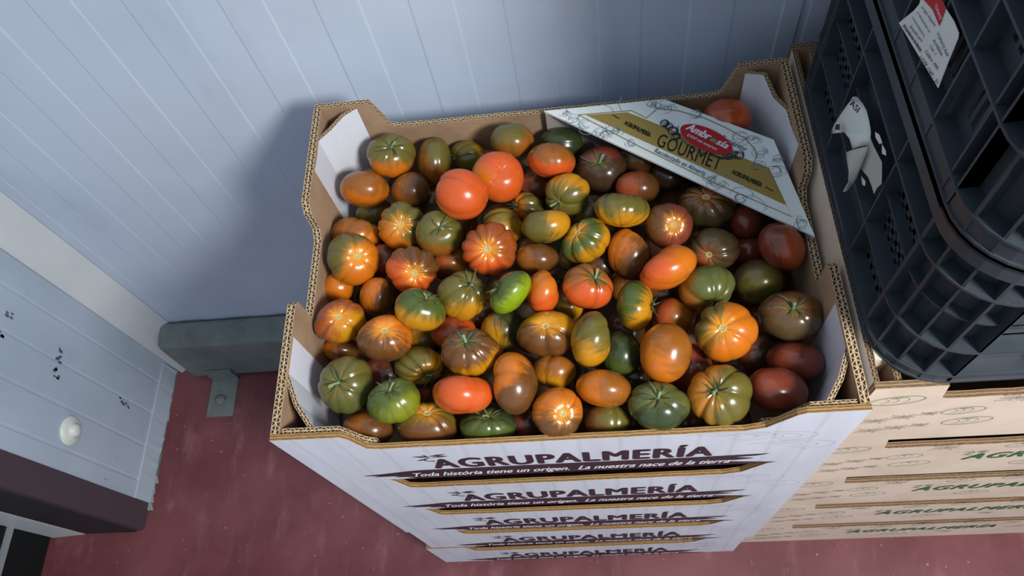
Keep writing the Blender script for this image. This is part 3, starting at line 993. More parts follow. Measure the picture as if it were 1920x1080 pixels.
def tomato(centre, U, V, R3, pole, typ, nribs, depth, c1, c2, patv, pamt, label, seed, group, name='tomato', res=(44, 72)):
    rnd = random.Random(seed * 13 + 5)
    U, V = Vector(U), Vector(V)
    Wd = U.cross(V)
    pole = Vector(pole).normalized()
    patv = Vector(patv)
    ref = Vector((0.3, 0.2, 0.93)) if abs(pole.z) < 0.9 else Vector((1, 0, 0))
    e1_ = ref.cross(pole).normalized()
    e2_ = pole.cross(e1_)
    j1, j2, s1, s2, s3 = rnd.uniform(.12, .30), rnd.uniform(.05, .16), rnd.uniform(0, 6.28), rnd.uniform(0, 6.28), rnd.uniform(0, 6.28)
    amps = [rnd.choice((rnd.uniform(0.05, 0.4), rnd.uniform(0.6, 1.0), rnd.uniform(0.9, 1.35))) for _ in range(nribs)]
    deep = typ == 'n' and depth >= 0.065
    lob = rnd.uniform(0.0, 0.05)
    def rad(t, p):
        pp = (p + j1 * math.sin(p + s1) + j2 * math.sin(2 * p + s2)) % (2 * math.pi)
        k = pp / (2 * math.pi) * nribs
        s = abs(math.sin(math.pi * k))
        fr = k - math.floor(k)
        i0 = int(round(k)) % nribs
        g = (1 - s) ** 1.6 * amps[i0]
        w = math.sin(t) ** 0.55 * (0.40 + 0.60 * (0.5 + 0.5 * math.cos(t))) if t > 1e-4 else 0
        w += 0.35 * math.exp(-((t - math.pi) / 0.6) ** 2) * (1 if math.sin(t) > 0.02 else 0)
        pit = (0.20 if typ in 'csk' else 0.50 if deep else 0.14) * math.exp(-(t / (0.60 if deep else 0.34)) ** 2) + 0.07 * math.exp(-((math.pi - t) / 0.35) ** 2)
        flat = 0.05 * (0.5 + 0.5 * math.cos(2 * t))
        r = 1 - depth * 1.2 * g * w - pit - flat
        r *= 1 + lob * math.sin(2 * p + s3) * math.sin(t) + 0.02 * math.sin(3 * p + s1) * math.sin(t)
        return r, min(1.0, g * w * 1.4) if depth > 0.025 else 0.0
    nt_, np_ = res
    dirs, dat = [], []
    for i in range(nt_ + 1):
        t = math.pi * i / nt_
        for j in range(np_ if 0 < i < nt_ else 1):
            p = 2 * math.pi * j / np_
            d = pole * math.cos(t) + (e1_ * math.cos(p) + e2_ * math.sin(p)) * math.sin(t)
            r, g = rad(t, p)
            dirs.append(d * r)
            dat.append((t / math.pi, g, d.dot(patv), math.cos(p), math.sin(p)))
    # fit the extents so that the outline has the measured half axes
    ex = [max(abs(d.dot(a)) for d in dirs) for a in (U, V, Wd)]
    mx = [(max(d.dot(a) for d in dirs) + min(d.dot(a) for d in dirs)) / 2 for a in (U, V, Wd)]
    ex = [max(d.dot(a) for d in dirs) - m_ for a, m_ in zip((U, V, Wd), mx)]
    def mp(d):
        return U * ((d.dot(U) - mx[0]) / ex[0] * R3[0]) + V * ((d.dot(V) - mx[1]) / ex[1] * R3[1]) + Wd * ((d.dot(Wd) - mx[2]) / ex[2] * R3[2])
    verts = [mp(d) for d in dirs]
    faces = []
    def vid(i, j):
        if i == 0:
            return 0
        if i == nt_:
            return 1 + (nt_ - 1) * np_
        return 1 + (i - 1) * np_ + j % np_
    for i in range(nt_):
        for j in range(np_):
            a, b, c, d = vid(i, j), vid(i + 1, j), vid(i + 1, j + 1), vid(i, j + 1)
            if i == 0:
                faces.append((a, b, c))
            elif i == nt_ - 1:
                faces.append((a, b, d))
            else:
                faces.append((a, b, c, d))
    me = bpy.data.meshes.new(name)
    me.from_pydata([tuple(v_) for v_ in verts], [], faces)
    me.update()
    at = me.attributes.new('skin', 'FLOAT_VECTOR', 'POINT')
    az = me.attributes.new('azimuth', 'FLOAT_VECTOR', 'POINT')
    for k, q in enumerate(dat):
        at.data[k].vector = (q[0], q[1], q[2])
        az.data[k].vector = (q[3], q[4], q[0] * 3.14)
    o = link_obj(name, me, None, [tomato_mat(name + '_skin', c1, c2, pamt, typ, seed)], True)
    o.location = centre
    tag(o, label, 'tomato', group)
    mean = (R3[0] + R3[1]) / 2
    def surf(t, p, lift=0.0):
        r, g = rad(t, p)
        d = pole * math.cos(t) + (e1_ * math.cos(p) + e2_ * math.sin(p)) * math.sin(t)
        return mp(d * (r + lift))
    if typ in 'cb':
        n = 18
        t0 = 0.155 if typ == 'c' else 0.035
        vv, ff = [], []
        for (t, l) in ((t0 * 1.25, -0.03), (t0, 0.035), (t0 * 0.75, 0.03), (t0 * 0.5, -0.005), (0.004, 0.01)):
            for j in range(n):
                q = surf(t * rnd.uniform(0.94, 1.06), 2 * math.pi * j / n, 0)
                base_ = surf(0.1, 0) * 0.5 + surf(0.1, math.pi) * 0.5
                vv.append(q + (pole * l * mean) * 0.9)
        for k in range(4):
            for j in range(n):
                a, b = k * n + j, k * n + (j + 1) % n
                ff.append((a, a + n, b + n, b))
        ff.append(tuple(4 * n + j for j in range(n)))
        pydata('stem_scar', vv, ff, [M_scar if typ == 'c' else M_scar_in], o, True)
    if typ in 'sk':
        ns = rnd.choice((5, 6, 6))
        vv, ff = [], []
        off = rnd.uniform(0, 6.28)
        for q in range(ns):
            p0 = off + 2 * math.pi * q / ns + rnd.uniform(-.2, .2)
            L = rnd.uniform(0.34, 0.60) if typ == 's' else rnd.uniform(0.20, 0.36)
            curl = rnd.uniform(0.05, 0.42) if typ == 's' else rnd.uniform(0.1, 0.5)
            tw = rnd.uniform(-0.5, 0.5)
            k0 = len(vv)
            m = 8
            for i in range(m + 1):
                s = i / m
                t = 0.03 + L * s
                w = 0.10 * (1 - s) ** 0.8 + 0.012
                lift = 0.035 + curl * s * s
                pc = p0 + tw * s * s
                wa = w / max(0.12, math.sin(t)) * 0.6
                a = surf(t, pc - wa, lift)
                b = surf(t, pc + wa, lift)
                cpt = surf(t, pc, lift - 0.02)
                vv += [a, cpt, b]
            for i in range(m):
                k = k0 + 3 * i
                ff += [(k, k + 1, k + 4, k + 3), (k + 1, k + 2, k + 5, k + 4)]
        cal = pydata('calyx', vv, ff, [M_calyx], o, True)
        md = cal.modifiers.new('leaf_thickness', 'SOLIDIFY')
        md.thickness = 0.0007
        # stem stub
        vv, ff = [], []
        n = 10
        p_base = surf(0.001, 0, -0.02)
        bend = (e1_ * rnd.uniform(-1, 1) + e2_ * rnd.uniform(-1, 1)) * 0.25 * mean
        hgt = mean * rnd.uniform(0.22, 0.38)
        for i, (s, r_) in enumerate(((0, .075), (.25, .055), (.6, .05), (.85, .062), (1, .06))):
            c = p_base + pole * hgt * s + bend * s * s
            for j in range(n):
                a = 2 * math.pi * j / n
                vv.append(c + (e1_ * math.cos(a) + e2_ * math.sin(a)) * r_ * mean)
        for i in range(4):
            for j in range(n):
                a, b = i * n + j, i * n + (j + 1) % n
                ff.append((a, b, b + n, a + n))
        ff.append(tuple(4 * n + j for j in range(n)))
        pydata('stem', vv, ff, [M_stem], o, True)
    return o

TOMATOES = [
 ((0.0888, 0.4021, 0.8818), (0.965, 0.079, -0.249), (-0.088, -0.798, -0.597), (0.0328, 0.0292, 0.0247), (0.259, -0.175, 0.95), 's', 5, 0.1, 'or', 'ol', (0.165, 0.555, 0.815), 0.15, "olive-topped orange tomato with a thin dry calyx, against the back left corner's white cardboard"),
 ((0.1426, 0.4048, 0.8582), (0.977, 0.046, -0.207), (-0.088, -0.802, -0.591), (0.0232, 0.0319, 0.0303), (-0.039, -0.619, -0.784), 'n', 7, 0.05, 'bo', 'ol', (0.597, 0.48, 0.643), -0.25, 'upright oval brown-orange tomato by the back wall of the crate, beside the calyx-topped corner one'),
 ((0.1866, 0.4176, 0.8453), (0.954, -0.119, -0.274), (-0.258, -0.789, -0.557), (0.0249, 0.0212, 0.021), (-0.782, -0.47, 0.41), 'k', 7, 0.1, 'yo', 'ol', (-0.853, -0.474, 0.22), 0.35, 'small olive-green tomato half hidden behind the two smooth red-orange ones, its calyx on the left'),
 ((0.2531, 0.401, 0.891), (0.961, -0.151, -0.232), (-0.261, -0.772, -0.58), (0.0285, 0.0229, 0.027), (0.08, -0.595, -0.8), 'n', 5, 0.04, 'bo', 'ol', (-0.506, 0.373, 0.778), -0.1, "round brown-orange tomato standing highest against the crate's brown back wall"),
 ((0.1937, 0.3027, 0.9207), (0.895, -0.262, -0.361), (-0.415, -0.785, -0.461), (0.0324, 0.0305, 0.0286), (-0.918, 0.373, 0.135), 'n', 6, 0.05, 'ro', 'ro', (0.982, -0.164, 0.097), -1, 'smooth red-orange tomato on top of the heap, left of the pair of reddest ones'),
 ((0.2352, 0.3382, 0.9012), (0.99, -0.003, -0.143), (-0.086, -0.814, -0.575), (0.0328, 0.0321, 0.0244), (0.312, -0.281, 0.908), 'b', 10, 0.02, 'ro', 'or', (-0.868, -0.452, 0.207), -0.6, 'smooth red-orange tomato with a tiny pale blossom point, right of the pair of reddest ones'),
 ((0.0525, 0.3585, 0.8728), (0.95, 0.05, -0.309), (-0.134, -0.826, -0.547), (0.0325, 0.024, 0.0309), (0.011, 0.937, 0.35), 'n', 5, 0.03, 'or', 'bo', (0.173, 0.591, 0.788), -0.1, 'orange-brown oval tomato leaning on the back left white corner panel'),
 ((0.1121, 0.3594, 0.8589), (0.97, 0.06, -0.234), (-0.084, -0.824, -0.561), (0.0263, 0.0242, 0.025), (-0.248, 0.888, 0.387), 'n', 5, 0.06, 'bo', 'br', (0.908, -0.399, -0.126), 0.2, 'brown tomato below the olive calyx-topped one, shade painted on its right side'),  # shade on the right side put into the patch colour
 ((0.1091, 0.2923, 0.8785), (0.967, 0.061, -0.247), (-0.08, -0.849, -0.523), (0.0312, 0.0312, 0.0228), (0.15, -0.441, 0.885), 'c', 9, 0.13, 'or', 'ol', (0.724, 0.477, 0.498), 0.0, 'orange ribbed tomato with a pale stem scar and one olive lobe at upper right'),
 ((0.1602, 0.2694, 0.8903), (0.978, 0.035, -0.208), (-0.079, -0.854, -0.514), (0.0297, 0.0284, 0.022), (0.21, -0.239, 0.948), 's', 6, 0.06, 'bo', 'ol', (0.139, 0.635, 0.76), 0.35, 'dark olive tomato with a spiky green calyx directly below the smooth red-orange one'),
 ((0.0418, 0.2966, 0.8579), (0.951, 0.09, -0.295), (-0.078, -0.855, -0.512), (0.0321, 0.0237, 0.0252), (0.405, 0.907, 0.114), 'n', 8, 0.08, 'or', 'bo', (-0.286, 0.488, 0.824), -0.2, 'dull orange tomato showing its top behind the olive one with the yellow star'),
 ((0.0504, 0.2442, 0.8845), (0.949, 0.086, -0.302), (-0.075, -0.872, -0.484), (0.0325, 0.0325, 0.0239), (0.479, -0.332, 0.813), 'c', 8, 0.05, 'ol', 'or', (0.794, -0.565, -0.225), -0.05, 'olive tomato with a yellow star round its scar, at the left cardboard wall'),
 ((0.128, 0.2202, 0.8903), (0.959, -0.028, -0.281), (-0.158, -0.879, -0.45), (0.0323, 0.0291, 0.0237), (0.294, -0.621, 0.727), 'c', 9, 0.15, 'ro', 'br', (0.595, 0.583, 0.553), -0.2, 'deep orange tomato with a ring of glossy bulges round a central scar'),
 ((0.2247, 0.233, 0.904), (0.988, 0.001, -0.154), (-0.076, -0.865, -0.496), (0.033, 0.0323, 0.0241), (0.014, -0.499, 0.867), 'c', 12, 0.12, 'br2', 'ro', (-0.485, -0.873, -0.051), -0.4, 'large brown-red many-ribbed tomato with a bright yellow star round its scar'),
 ((0.2367, 0.2821, 0.8719), (0.99, -0.008, -0.138), (-0.079, -0.85, -0.521), (0.0254, 0.0248, 0.0189), (-0.869, -0.319, -0.378), 'n', 7, 0.16, 'ol2', 'yo', (0.44, -0.872, -0.213), -0.2, 'olive knobbly tomato peeking out behind the yellow-starred brown-red one'),
 ((0.2678, 0.3184, 0.858), (0.938, -0.241, -0.248), (-0.336, -0.801, -0.496), (0.0213, 0.0185, 0.0175), (-0.74, -0.221, 0.635), 'k', 6, 0.12, 'or', 'ol', (0.964, -0.205, 0.17), 0.0, 'small orange tomato with dark calyx below the right smooth red-orange one'),
 ((0.3029, 0.3609, 0.895), (0.973, -0.156, -0.169), (-0.225, -0.787, -0.574), (0.031, 0.0223, 0.0274), (0.074, 0.925, 0.373), 'n', 5, 0.05, 'ro', 'bo', (0.097, 0.559, 0.823), -0.1, 'orange-red kidney-shaped tomato in front of the dark green one at the back wall'),
 ((0.3158, 0.4129, 0.8619), (0.996, -0.053, -0.078), (-0.09, -0.788, -0.61), (0.0277, 0.0213, 0.0211), (0.957, 0.101, -0.272), 'n', 8, 0.05, 'dg', 'dg', (0.949, -0.253, 0.187), -1, 'dark green tomato at the back under the left tip of the printed card'),
 ((0.3199, 0.3122, 0.8888), (0.966, -0.197, -0.165), (-0.255, -0.804, -0.536), (0.0278, 0.0265, 0.0219), (-0.516, -0.759, 0.397), 'k', 5, 0.12, 'yo', 'ol', (-0.232, -0.944, -0.233), 0.2, 'yellow-orange tomato with green underside and a pale stub of stem at lower left'),
 ((0.294, 0.2581, 0.9048), (0.982, 0.183, 0.048), (0.181, -0.83, -0.527), (0.0293, 0.0204, 0.0259), (0.163, 0.945, 0.282), 'n', 4, 0.1, 'yo', 'ol', (-0.908, -0.347, 0.235), 0.0, "yellow-orange bean-shaped tomato with a green left end, near the heap's centre"),
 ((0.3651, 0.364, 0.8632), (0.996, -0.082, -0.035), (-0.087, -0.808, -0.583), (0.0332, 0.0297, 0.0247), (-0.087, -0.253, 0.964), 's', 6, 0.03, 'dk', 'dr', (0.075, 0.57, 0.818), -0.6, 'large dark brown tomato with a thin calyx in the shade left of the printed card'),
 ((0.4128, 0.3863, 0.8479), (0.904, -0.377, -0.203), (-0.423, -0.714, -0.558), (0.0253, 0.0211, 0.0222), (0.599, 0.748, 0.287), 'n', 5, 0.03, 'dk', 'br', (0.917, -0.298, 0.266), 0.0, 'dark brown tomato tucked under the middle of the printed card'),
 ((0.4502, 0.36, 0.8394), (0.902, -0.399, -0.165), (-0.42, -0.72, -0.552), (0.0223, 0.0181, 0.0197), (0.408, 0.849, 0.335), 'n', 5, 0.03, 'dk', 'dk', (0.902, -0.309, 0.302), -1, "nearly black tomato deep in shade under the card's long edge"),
 ((0.4085, 0.3271, 0.8678), (0.994, -0.106, 0.006), (-0.084, -0.822, -0.564), (0.0276, 0.0209, 0.0236), (0.098, 0.935, 0.34), 'n', 4, 0.04, 're', 'br', (0.917, -0.285, 0.278), -0.3, 'red tomato showing behind the long ribbed olive-orange one'),
 ((0.3848, 0.2729, 0.9022), (0.99, -0.135, -0.036), (-0.134, -0.832, -0.538), (0.0331, 0.0204, 0.0314), (0.09, 0.946, 0.312), 'n', 11, 0.09, 'yo', 'ol', (0.063, 0.614, 0.787), 0.1, 'wide tomato with dark vertical rib lines, olive above and orange below'),
 ((0.4384, 0.255, 0.8878), (0.905, -0.403, -0.137), (-0.414, -0.757, -0.506), (0.0279, 0.0279, 0.0206), (0.145, -0.485, 0.863), 'c', 8, 0.05, 'dr2', 'br', (-0.702, 0.432, 0.566), -0.2, 'brick-red tomato with a small dry scar, left of the dark ribbed one under the card'),
 ((0.4907, 0.2936, 0.8648), (0.956, -0.292, -0.015), (-0.252, -0.796, -0.55), (0.0349, 0.0276, 0.0265), (-0.137, -0.033, 0.99), 'c', 10, 0.12, 'dk2', 'br', (0.028, 0.613, 0.789), -0.2, "dark olive-brown deeply ribbed tomato at the printed card's lower edge"),
 ((0.3384, 0.2405, 0.8913), (0.861, 0.442, 0.252), (0.508, -0.74, -0.44), (0.0312, 0.0248, 0.0248), (-0.454, 0.103, 0.885), 'c', 6, 0.1, 'yo', 'gr', (-0.776, 0.29, 0.561), 0.1, "tilted tomato, golden on the right and green on the left, near the heap's centre"),
 ((0.3896, 0.2234, 0.8813), (0.976, -0.21, -0.063), (-0.213, -0.848, -0.486), (0.0259, 0.0304, 0.0247), (0.686, 0.712, 0.15), 'n', 6, 0.1, 'or', 'br', (0.658, -0.753, -0.005), -0.0, 'brown-orange lobed tomato left of the smooth orange one in the right half'),
 ((0.4294, 0.187, 0.909), (0.958, 0.196, 0.209), (0.27, -0.862, -0.429), (0.0337, 0.0228, 0.0282), (-0.717, 0.697, 0.009), 'n', 4, 0.07, 'or', 'ro', (-0.969, -0.05, 0.243), -0.2, 'large smooth orange tomato lying slantwise, right of centre'),
 ((0.4913, 0.2306, 0.8658), (0.985, -0.143, 0.097), (-0.076, -0.865, -0.496), (0.0299, 0.0261, 0.0224), (-0.412, -0.667, 0.621), 'c', 8, 0.06, 'dk2', 'ro', (-0.437, -0.88, -0.186), -0.9, 'brownish-olive tomato with an orange star, behind the green kidney-shaped one'),
 ((0.4727, 0.17, 0.8864), (0.952, 0.185, 0.244), (0.271, -0.879, -0.392), (0.0321, 0.0261, 0.0264), (0.159, -0.964, 0.213), 'k', 6, 0.1, 'bo', 'gr2', (0.851, 0.029, 0.524), 0.35, 'green and orange kidney-shaped tomato with its green calyx underneath'),
 ((0.5379, 0.1914, 0.8507), (0.942, 0.156, 0.297), (0.266, -0.886, -0.381), (0.029, 0.0265, 0.0254), (0.89, 0.435, 0.139), 'n', 5, 0.03, 'dk3', 'ol', (0.335, -0.942, -0.016), 0.1, 'smooth brownish-olive tomato right of the green kidney-shaped one'),
 ((0.564, 0.2178, 0.8844), (0.878, 0.274, 0.393), (0.418, -0.838, -0.35), (0.0246, 0.0296, 0.0281), (-0.016, -0.718, -0.696), 'n', 5, 0.03, 'dr', 're', (0.837, -0.328, 0.437), -0.2, "oval dark red tomato just below the printed card's right tip"),
 ((0.5371, 0.2779, 0.8482), (0.978, -0.17, 0.123), (-0.08, -0.846, -0.528), (0.0191, 0.0211, 0.0201), (-0.029, -0.692, -0.721), 'n', 4, 0.03, 'dr', 'dr', (0.859, -0.327, 0.394), -1, "small dark red tomato half under the printed card's lower edge"),
 ((0.539, 0.2512, 0.8198), (0.978, -0.161, 0.132), (-0.076, -0.866, -0.495), (0.0214, 0.0201, 0.0203), (-0.025, -0.72, -0.693), 'n', 4, 0.03, 'dr', 'dr', (0.859, -0.309, 0.408), -1, 'dark red tomato deep between the olive-brown and the oval red ones'),
 ((0.5576, 0.1299, 0.884), (0.969, -0.159, 0.188), (-0.067, -0.905, -0.419), (0.0341, 0.0277, 0.0254), (-0.101, -0.066, 0.993), 's', 8, 0.05, 'dk3', 'br', (-0.015, 0.725, 0.689), -0.2, 'large shadowy brown-olive tomato near the right wall of the crate'),
 ((0.5283, 0.4087, 0.8864), (0.98, -0.184, 0.08), (-0.093, -0.768, -0.633), (0.0305, 0.0244, 0.029), (0.134, 0.897, 0.421), 'n', 4, 0.03, 're', 'ro', (0.866, -0.376, 0.329), -0.4, 'red-orange tomato alone behind the printed card in the back right corner'),
 ((0.28, 0.2266, 0.8833), (0.984, -0.106, -0.141), (-0.161, -0.865, -0.475), (0.0263, 0.0186, 0.025), (0.055, 0.966, 0.253), 'n', 6, 0.06, 'bo', 'br', (0.962, -0.191, 0.193), -0.1, 'brown-orange tomato directly above the small upright orange one at centre'),
 ((0.2507, 0.1667, 0.9182), (0.716, 0.654, 0.245), (0.69, -0.606, -0.396), (0.0283, 0.0187, 0.0242), (-0.774, 0.082, 0.628), 'k', 6, 0.06, 'bg', 'gr', (-0.638, 0.401, 0.658), -0.15, 'bright lime-green tomato in the middle of the heap'),
 ((0.2862, 0.1728, 0.8992), (0.943, -0.262, -0.205), (-0.326, -0.853, -0.408), (0.0196, 0.0251, 0.0239), (0.859, 0.505, -0.09), 'n', 5, 0.08, 'ro', 'or', (0.089, 0.693, 0.716), -0.2, 'small upright orange tomato touching the lime-green one on its right'),
 ((0.3381, 0.173, 0.9042), (0.913, -0.36, -0.192), (-0.408, -0.815, -0.412), (0.0291, 0.0255, 0.0227), (0.441, 0.071, 0.895), 's', 9, 0.08, 'ro', 'bo', (0.07, 0.689, 0.722), -0.3, 'shiny red-orange ribbed tomato with a green calyx at its upper right'),
 ((0.19, 0.181, 0.891), (0.899, -0.291, -0.327), (-0.402, -0.845, -0.353), (0.0295, 0.0295, 0.0231), (0.561, 0.108, 0.821), 's', 6, 0.12, 'yo', 'ol', (-0.039, 0.68, 0.733), 0.3, 'olive two-lobed tomato with thick green stem, left of the lime-green one'),
 ((0.1446, 0.1571, 0.9073), (0.921, -0.197, -0.337), (-0.317, -0.881, -0.351), (0.0301, 0.0239, 0.0241), (0.538, 0.31, 0.784), 's', 7, 0.05, 'yo', 'gr', (0.521, 0.645, 0.56), 0.1, 'tomato with streaky green top, golden bottom and curled calyx, left of centre'),
 ((0.0221, 0.2245, 0.8527), (0.943, 0.088, -0.322), (-0.071, -0.889, -0.453), (0.0204, 0.019, 0.0193), (-0.012, 0.973, 0.231), 'n', 4, 0.04, 'or', 'or', (0.997, -0.065, -0.029), -1, 'small orange tomato against the left wall under the yellow-starred olive one'),
 ((0.0768, 0.2022, 0.8616), (0.957, 0.064, -0.282), (-0.07, -0.894, -0.442), (0.0218, 0.0238, 0.0226), (0.178, 0.972, 0.153), 'n', 5, 0.04, 'or', 'br', (0.919, -0.378, -0.111), 0.0, 'brown-orange tomato beside the ringed deep orange one, lower left'),
 ((0.0408, 0.1602, 0.886), (0.94, 0.235, -0.248), (0.098, -0.881, -0.463), (0.0305, 0.0261, 0.0225), (0.238, -0.176, 0.955), 'c', 7, 0.07, 'br2', 'yo', (0.801, -0.567, -0.193), -0.2, 'brown-olive tomato with a beige scar at the left cardboard wall'),
 ((0.1006, 0.1306, 0.8936), (0.962, 0.131, -0.241), (0.02, -0.91, -0.415), (0.0327, 0.0272, 0.0247), (0.195, 0.058, 0.979), 'c', 6, 0.08, 'or', 'br', (-0.276, -0.961, 0.031), -0.1, 'orange tomato with a brown belly and high-set scar, second from the left wall'),
 ((0.1735, 0.1485, 0.8595), (0.98, 0.017, -0.198), (-0.065, -0.914, -0.4), (0.0281, 0.0204, 0.0267), (0.016, 0.986, 0.164), 'n', 4, 0.04, 're', 'ro', (0.987, -0.117, 0.109), -0.3, 'dull red tomato mostly covered by the calyx-topped brown one'),
 ((0.0277, 0.1448, 0.835), (0.943, 0.07, -0.325), (-0.062, -0.924, -0.379), (0.0239, 0.0146, 0.0227), (-0.021, 0.988, 0.15), 'n', 4, 0.04, 'or', 'br', (0.998, -0.059, -0.021), 0.0, 'orange-brown tomato wedged above the large green one at the left wall'),
 ((0.058, 0.077, 0.8917), (0.898, -0.187, -0.399), (-0.299, -0.923, -0.242), (0.0308, 0.0332, 0.0248), (-0.024, -0.24, 0.971), 's', 10, 0.07, 'gr2', 'ol', (-0.292, 0.629, 0.72), 0.0, 'large green-brown ribbed tomato in the front left corner'),
 ((0.1185, 0.0497, 0.9045), (0.932, 0.326, -0.159), (0.246, -0.89, -0.385), (0.0297, 0.0245, 0.023), (0.002, 0.258, 0.966), 's', 8, 0.04, 'gr', 'yg', (0.694, -0.714, -0.091), -0.3, 'green tomato with curled calyx, right of the large green-brown corner one'),
 ((0.1338, 0.1072, 0.8615), (0.97, 0.03, -0.239), (-0.06, -0.931, -0.36), (0.0288, 0.0226, 0.0228), (0.472, -0.81, 0.349), 's', 9, 0.12, 'yo', 'ol', (-0.688, 0.295, 0.663), -0.1, 'golden-olive ribbed tomato with a dark stem pit facing down'),
 ((0.2032, 0.1007, 0.906), (0.975, -0.074, -0.21), (-0.147, -0.922, -0.358), (0.0326, 0.0272, 0.0248), (0.026, 0.137, 0.99), 's', 9, 0.06, 'yo', 'br', (-0.359, 0.627, 0.691), 0.35, 'brown tomato with orange right side and upright spiky calyx, front centre-left'),
 ((0.1946, 0.053, 0.9014), (0.974, -0.075, -0.216), (-0.141, -0.942, -0.306), (0.0331, 0.0209, 0.0292), (0.009, 0.997, 0.082), 'n', 3, 0.09, 'ro', 'ro', (0.986, -0.102, 0.129), -1, 'vivid red-orange kidney-shaped tomato near the front wall'),
 ((0.2526, 0.0649, 0.8978), (0.99, 0.115, -0.076), (0.082, -0.932, -0.353), (0.0245, 0.0343, 0.0304), (-0.989, 0.005, -0.148), 'n', 4, 0.09, 'or', 'br', (0.719, -0.694, 0.013), -0.05, 'tall orange tomato with a crease across it, front centre'),
 ((0.2349, 0.146, 0.863), (0.99, -0.009, -0.139), (-0.065, -0.913, -0.403), (0.0265, 0.0233, 0.0252), (0.032, 0.986, 0.165), 'n', 6, 0.04, 'dg', 'yo', (-0.859, -0.421, 0.292), -0.35, 'dark green tomato with a yellow patch, below the lime-green one'),
 ((0.2889, 0.1228, 0.8935), (0.998, 0.047, -0.051), (0.023, -0.915, -0.404), (0.0348, 0.0258, 0.0263), (-0.032, 0.06, 0.998), 'c', 6, 0.13, 'yo', 'br', (-0.357, -0.934, -0.023), 0.05, 'large golden tomato with brown underside and a scar in its deep cleft, front centre'),
 ((0.3383, 0.1071, 0.907), (0.929, -0.336, -0.152), (-0.369, -0.856, -0.362), (0.0228, 0.0309, 0.0294), (0.941, 0.302, -0.151), 'n', 7, 0.07, 'yo', 'ol', (0.526, 0.595, 0.608), -0.0, 'tall golden-olive ribbed tomato right of the large golden one with a cleft'),
 ((0.3132, 0.172, 0.858), (0.997, -0.046, -0.062), (-0.068, -0.9, -0.43), (0.0178, 0.0165, 0.0169), (0.057, 0.98, 0.191), 'n', 4, 0.04, 'ol2', 'yo', (0.953, -0.187, 0.239), -0.2, 'small olive tomato peeking out below the shiny red-orange ribbed one'),
 ((0.294, 0.0858, 0.8702), (0.996, -0.034, -0.076), (-0.059, -0.934, -0.352), (0.0247, 0.0199, 0.0218), (0.344, 0.936, 0.067), 'n', 6, 0.1, 'yo', 'bo', (0.075, 0.764, 0.641), 0.0, 'brown-golden lobed tomato under the large golden one with a cleft'),
 ((0.3693, 0.1028, 0.8721), (0.998, -0.067, 0.002), (-0.062, -0.925, -0.375), (0.0235, 0.0247, 0.0234), (-0.328, -0.746, -0.58), 'n', 8, 0.02, 'gr', 'dg', (0.512, 0.601, 0.614), 0.1, 'dark green smooth tomato between the tall golden-olive and the big upright orange one'),
 ((0.3894, 0.151, 0.8927), (0.996, -0.084, 0.016), (-0.068, -0.9, -0.431), (0.0205, 0.0289, 0.0262), (0.963, -0.209, 0.168), 'k', 6, 0.09, 'yo', 'gr', (-0.696, 0.465, 0.548), -0.2, 'upright yellow-green tomato with small calyx on its right side'),
 ((0.4347, 0.1523, 0.8552), (0.993, -0.102, 0.061), (-0.067, -0.905, -0.419), (0.0255, 0.0212, 0.0243), (0.089, 0.98, 0.18), 'n', 4, 0.04, 're', 'bo', (0.905, -0.232, 0.357), -0.2, 'dull orange-red tomato in shade behind the big upright orange one'),
 ((0.4162, 0.0874, 0.9038), (0.96, -0.279, -0.024), (-0.267, -0.886, -0.379), (0.0275, 0.0327, 0.0293), (0.951, -0.176, -0.253), 'n', 3, 0.03, 'or', 'bo', (0.814, 0.242, 0.528), -0.2, 'big smooth upright orange tomato with tiny speckles, right front half'),
 ((0.4842, 0.1094, 0.8985), (0.985, -0.123, 0.123), (-0.065, -0.914, -0.4), (0.0335, 0.033, 0.0246), (-0.266, -0.217, 0.939), 'c', 7, 0.12, 'or', 'ol', (-0.828, 0.405, 0.389), -0.45, 'large orange pumpkin-like tomato with a beige scar, right side'),
 ((0.4478, 0.0883, 0.8499), (0.992, -0.096, 0.086), (-0.059, -0.932, -0.357), (0.0242, 0.0272, 0.0258), (0.086, 0.99, 0.113), 'n', 4, 0.04, 're', 'dr', (0.898, -0.206, 0.389), -0.1, 'shaded red tomato between the big upright orange and the pumpkin-like one'),
 ((0.468, 0.0385, 0.8953), (0.988, -0.099, 0.122), (-0.055, -0.945, -0.323), (0.0335, 0.0324, 0.0247), (-0.279, -0.099, 0.955), 'k', 9, 0.11, 'or2', 'ol', (0.86, -0.35, 0.37), 0.0, 'large orange-olive ribbed tomato with a dark crumpled calyx, front right'),
 ((0.4042, 0.0312, 0.8932), (0.988, -0.155, 0.024), (-0.14, -0.939, -0.313), (0.0326, 0.0259, 0.0244), (-0.044, 0.099, 0.994), 's', 7, 0.06, 'gr2', 'dg', (-0.074, -0.997, 0.021), -0.1, 'green tomato with a long-fingered calyx at the front wall'),
 ((0.3478, 0.0546, 0.8934), (0.981, -0.185, -0.062), (-0.195, -0.925, -0.327), (0.0304, 0.0201, 0.0269), (0.156, 0.984, 0.083), 'n', 3, 0.05, 'or', 'bo', (0.941, -0.161, 0.296), -0.2, 'smooth orange tomato left above the green one at the front wall'),
 ((0.2965, 0.0298, 0.8941), (0.997, -0.032, -0.073), (-0.053, -0.952, -0.302), (0.0274, 0.0268, 0.0202), (0.305, -0.332, 0.893), 'c', 8, 0.04, 'or', 'br', (-0.03, -0.999, 0.028), -0.1, 'glowing orange tomato with a pale scar at the front wall centre'),
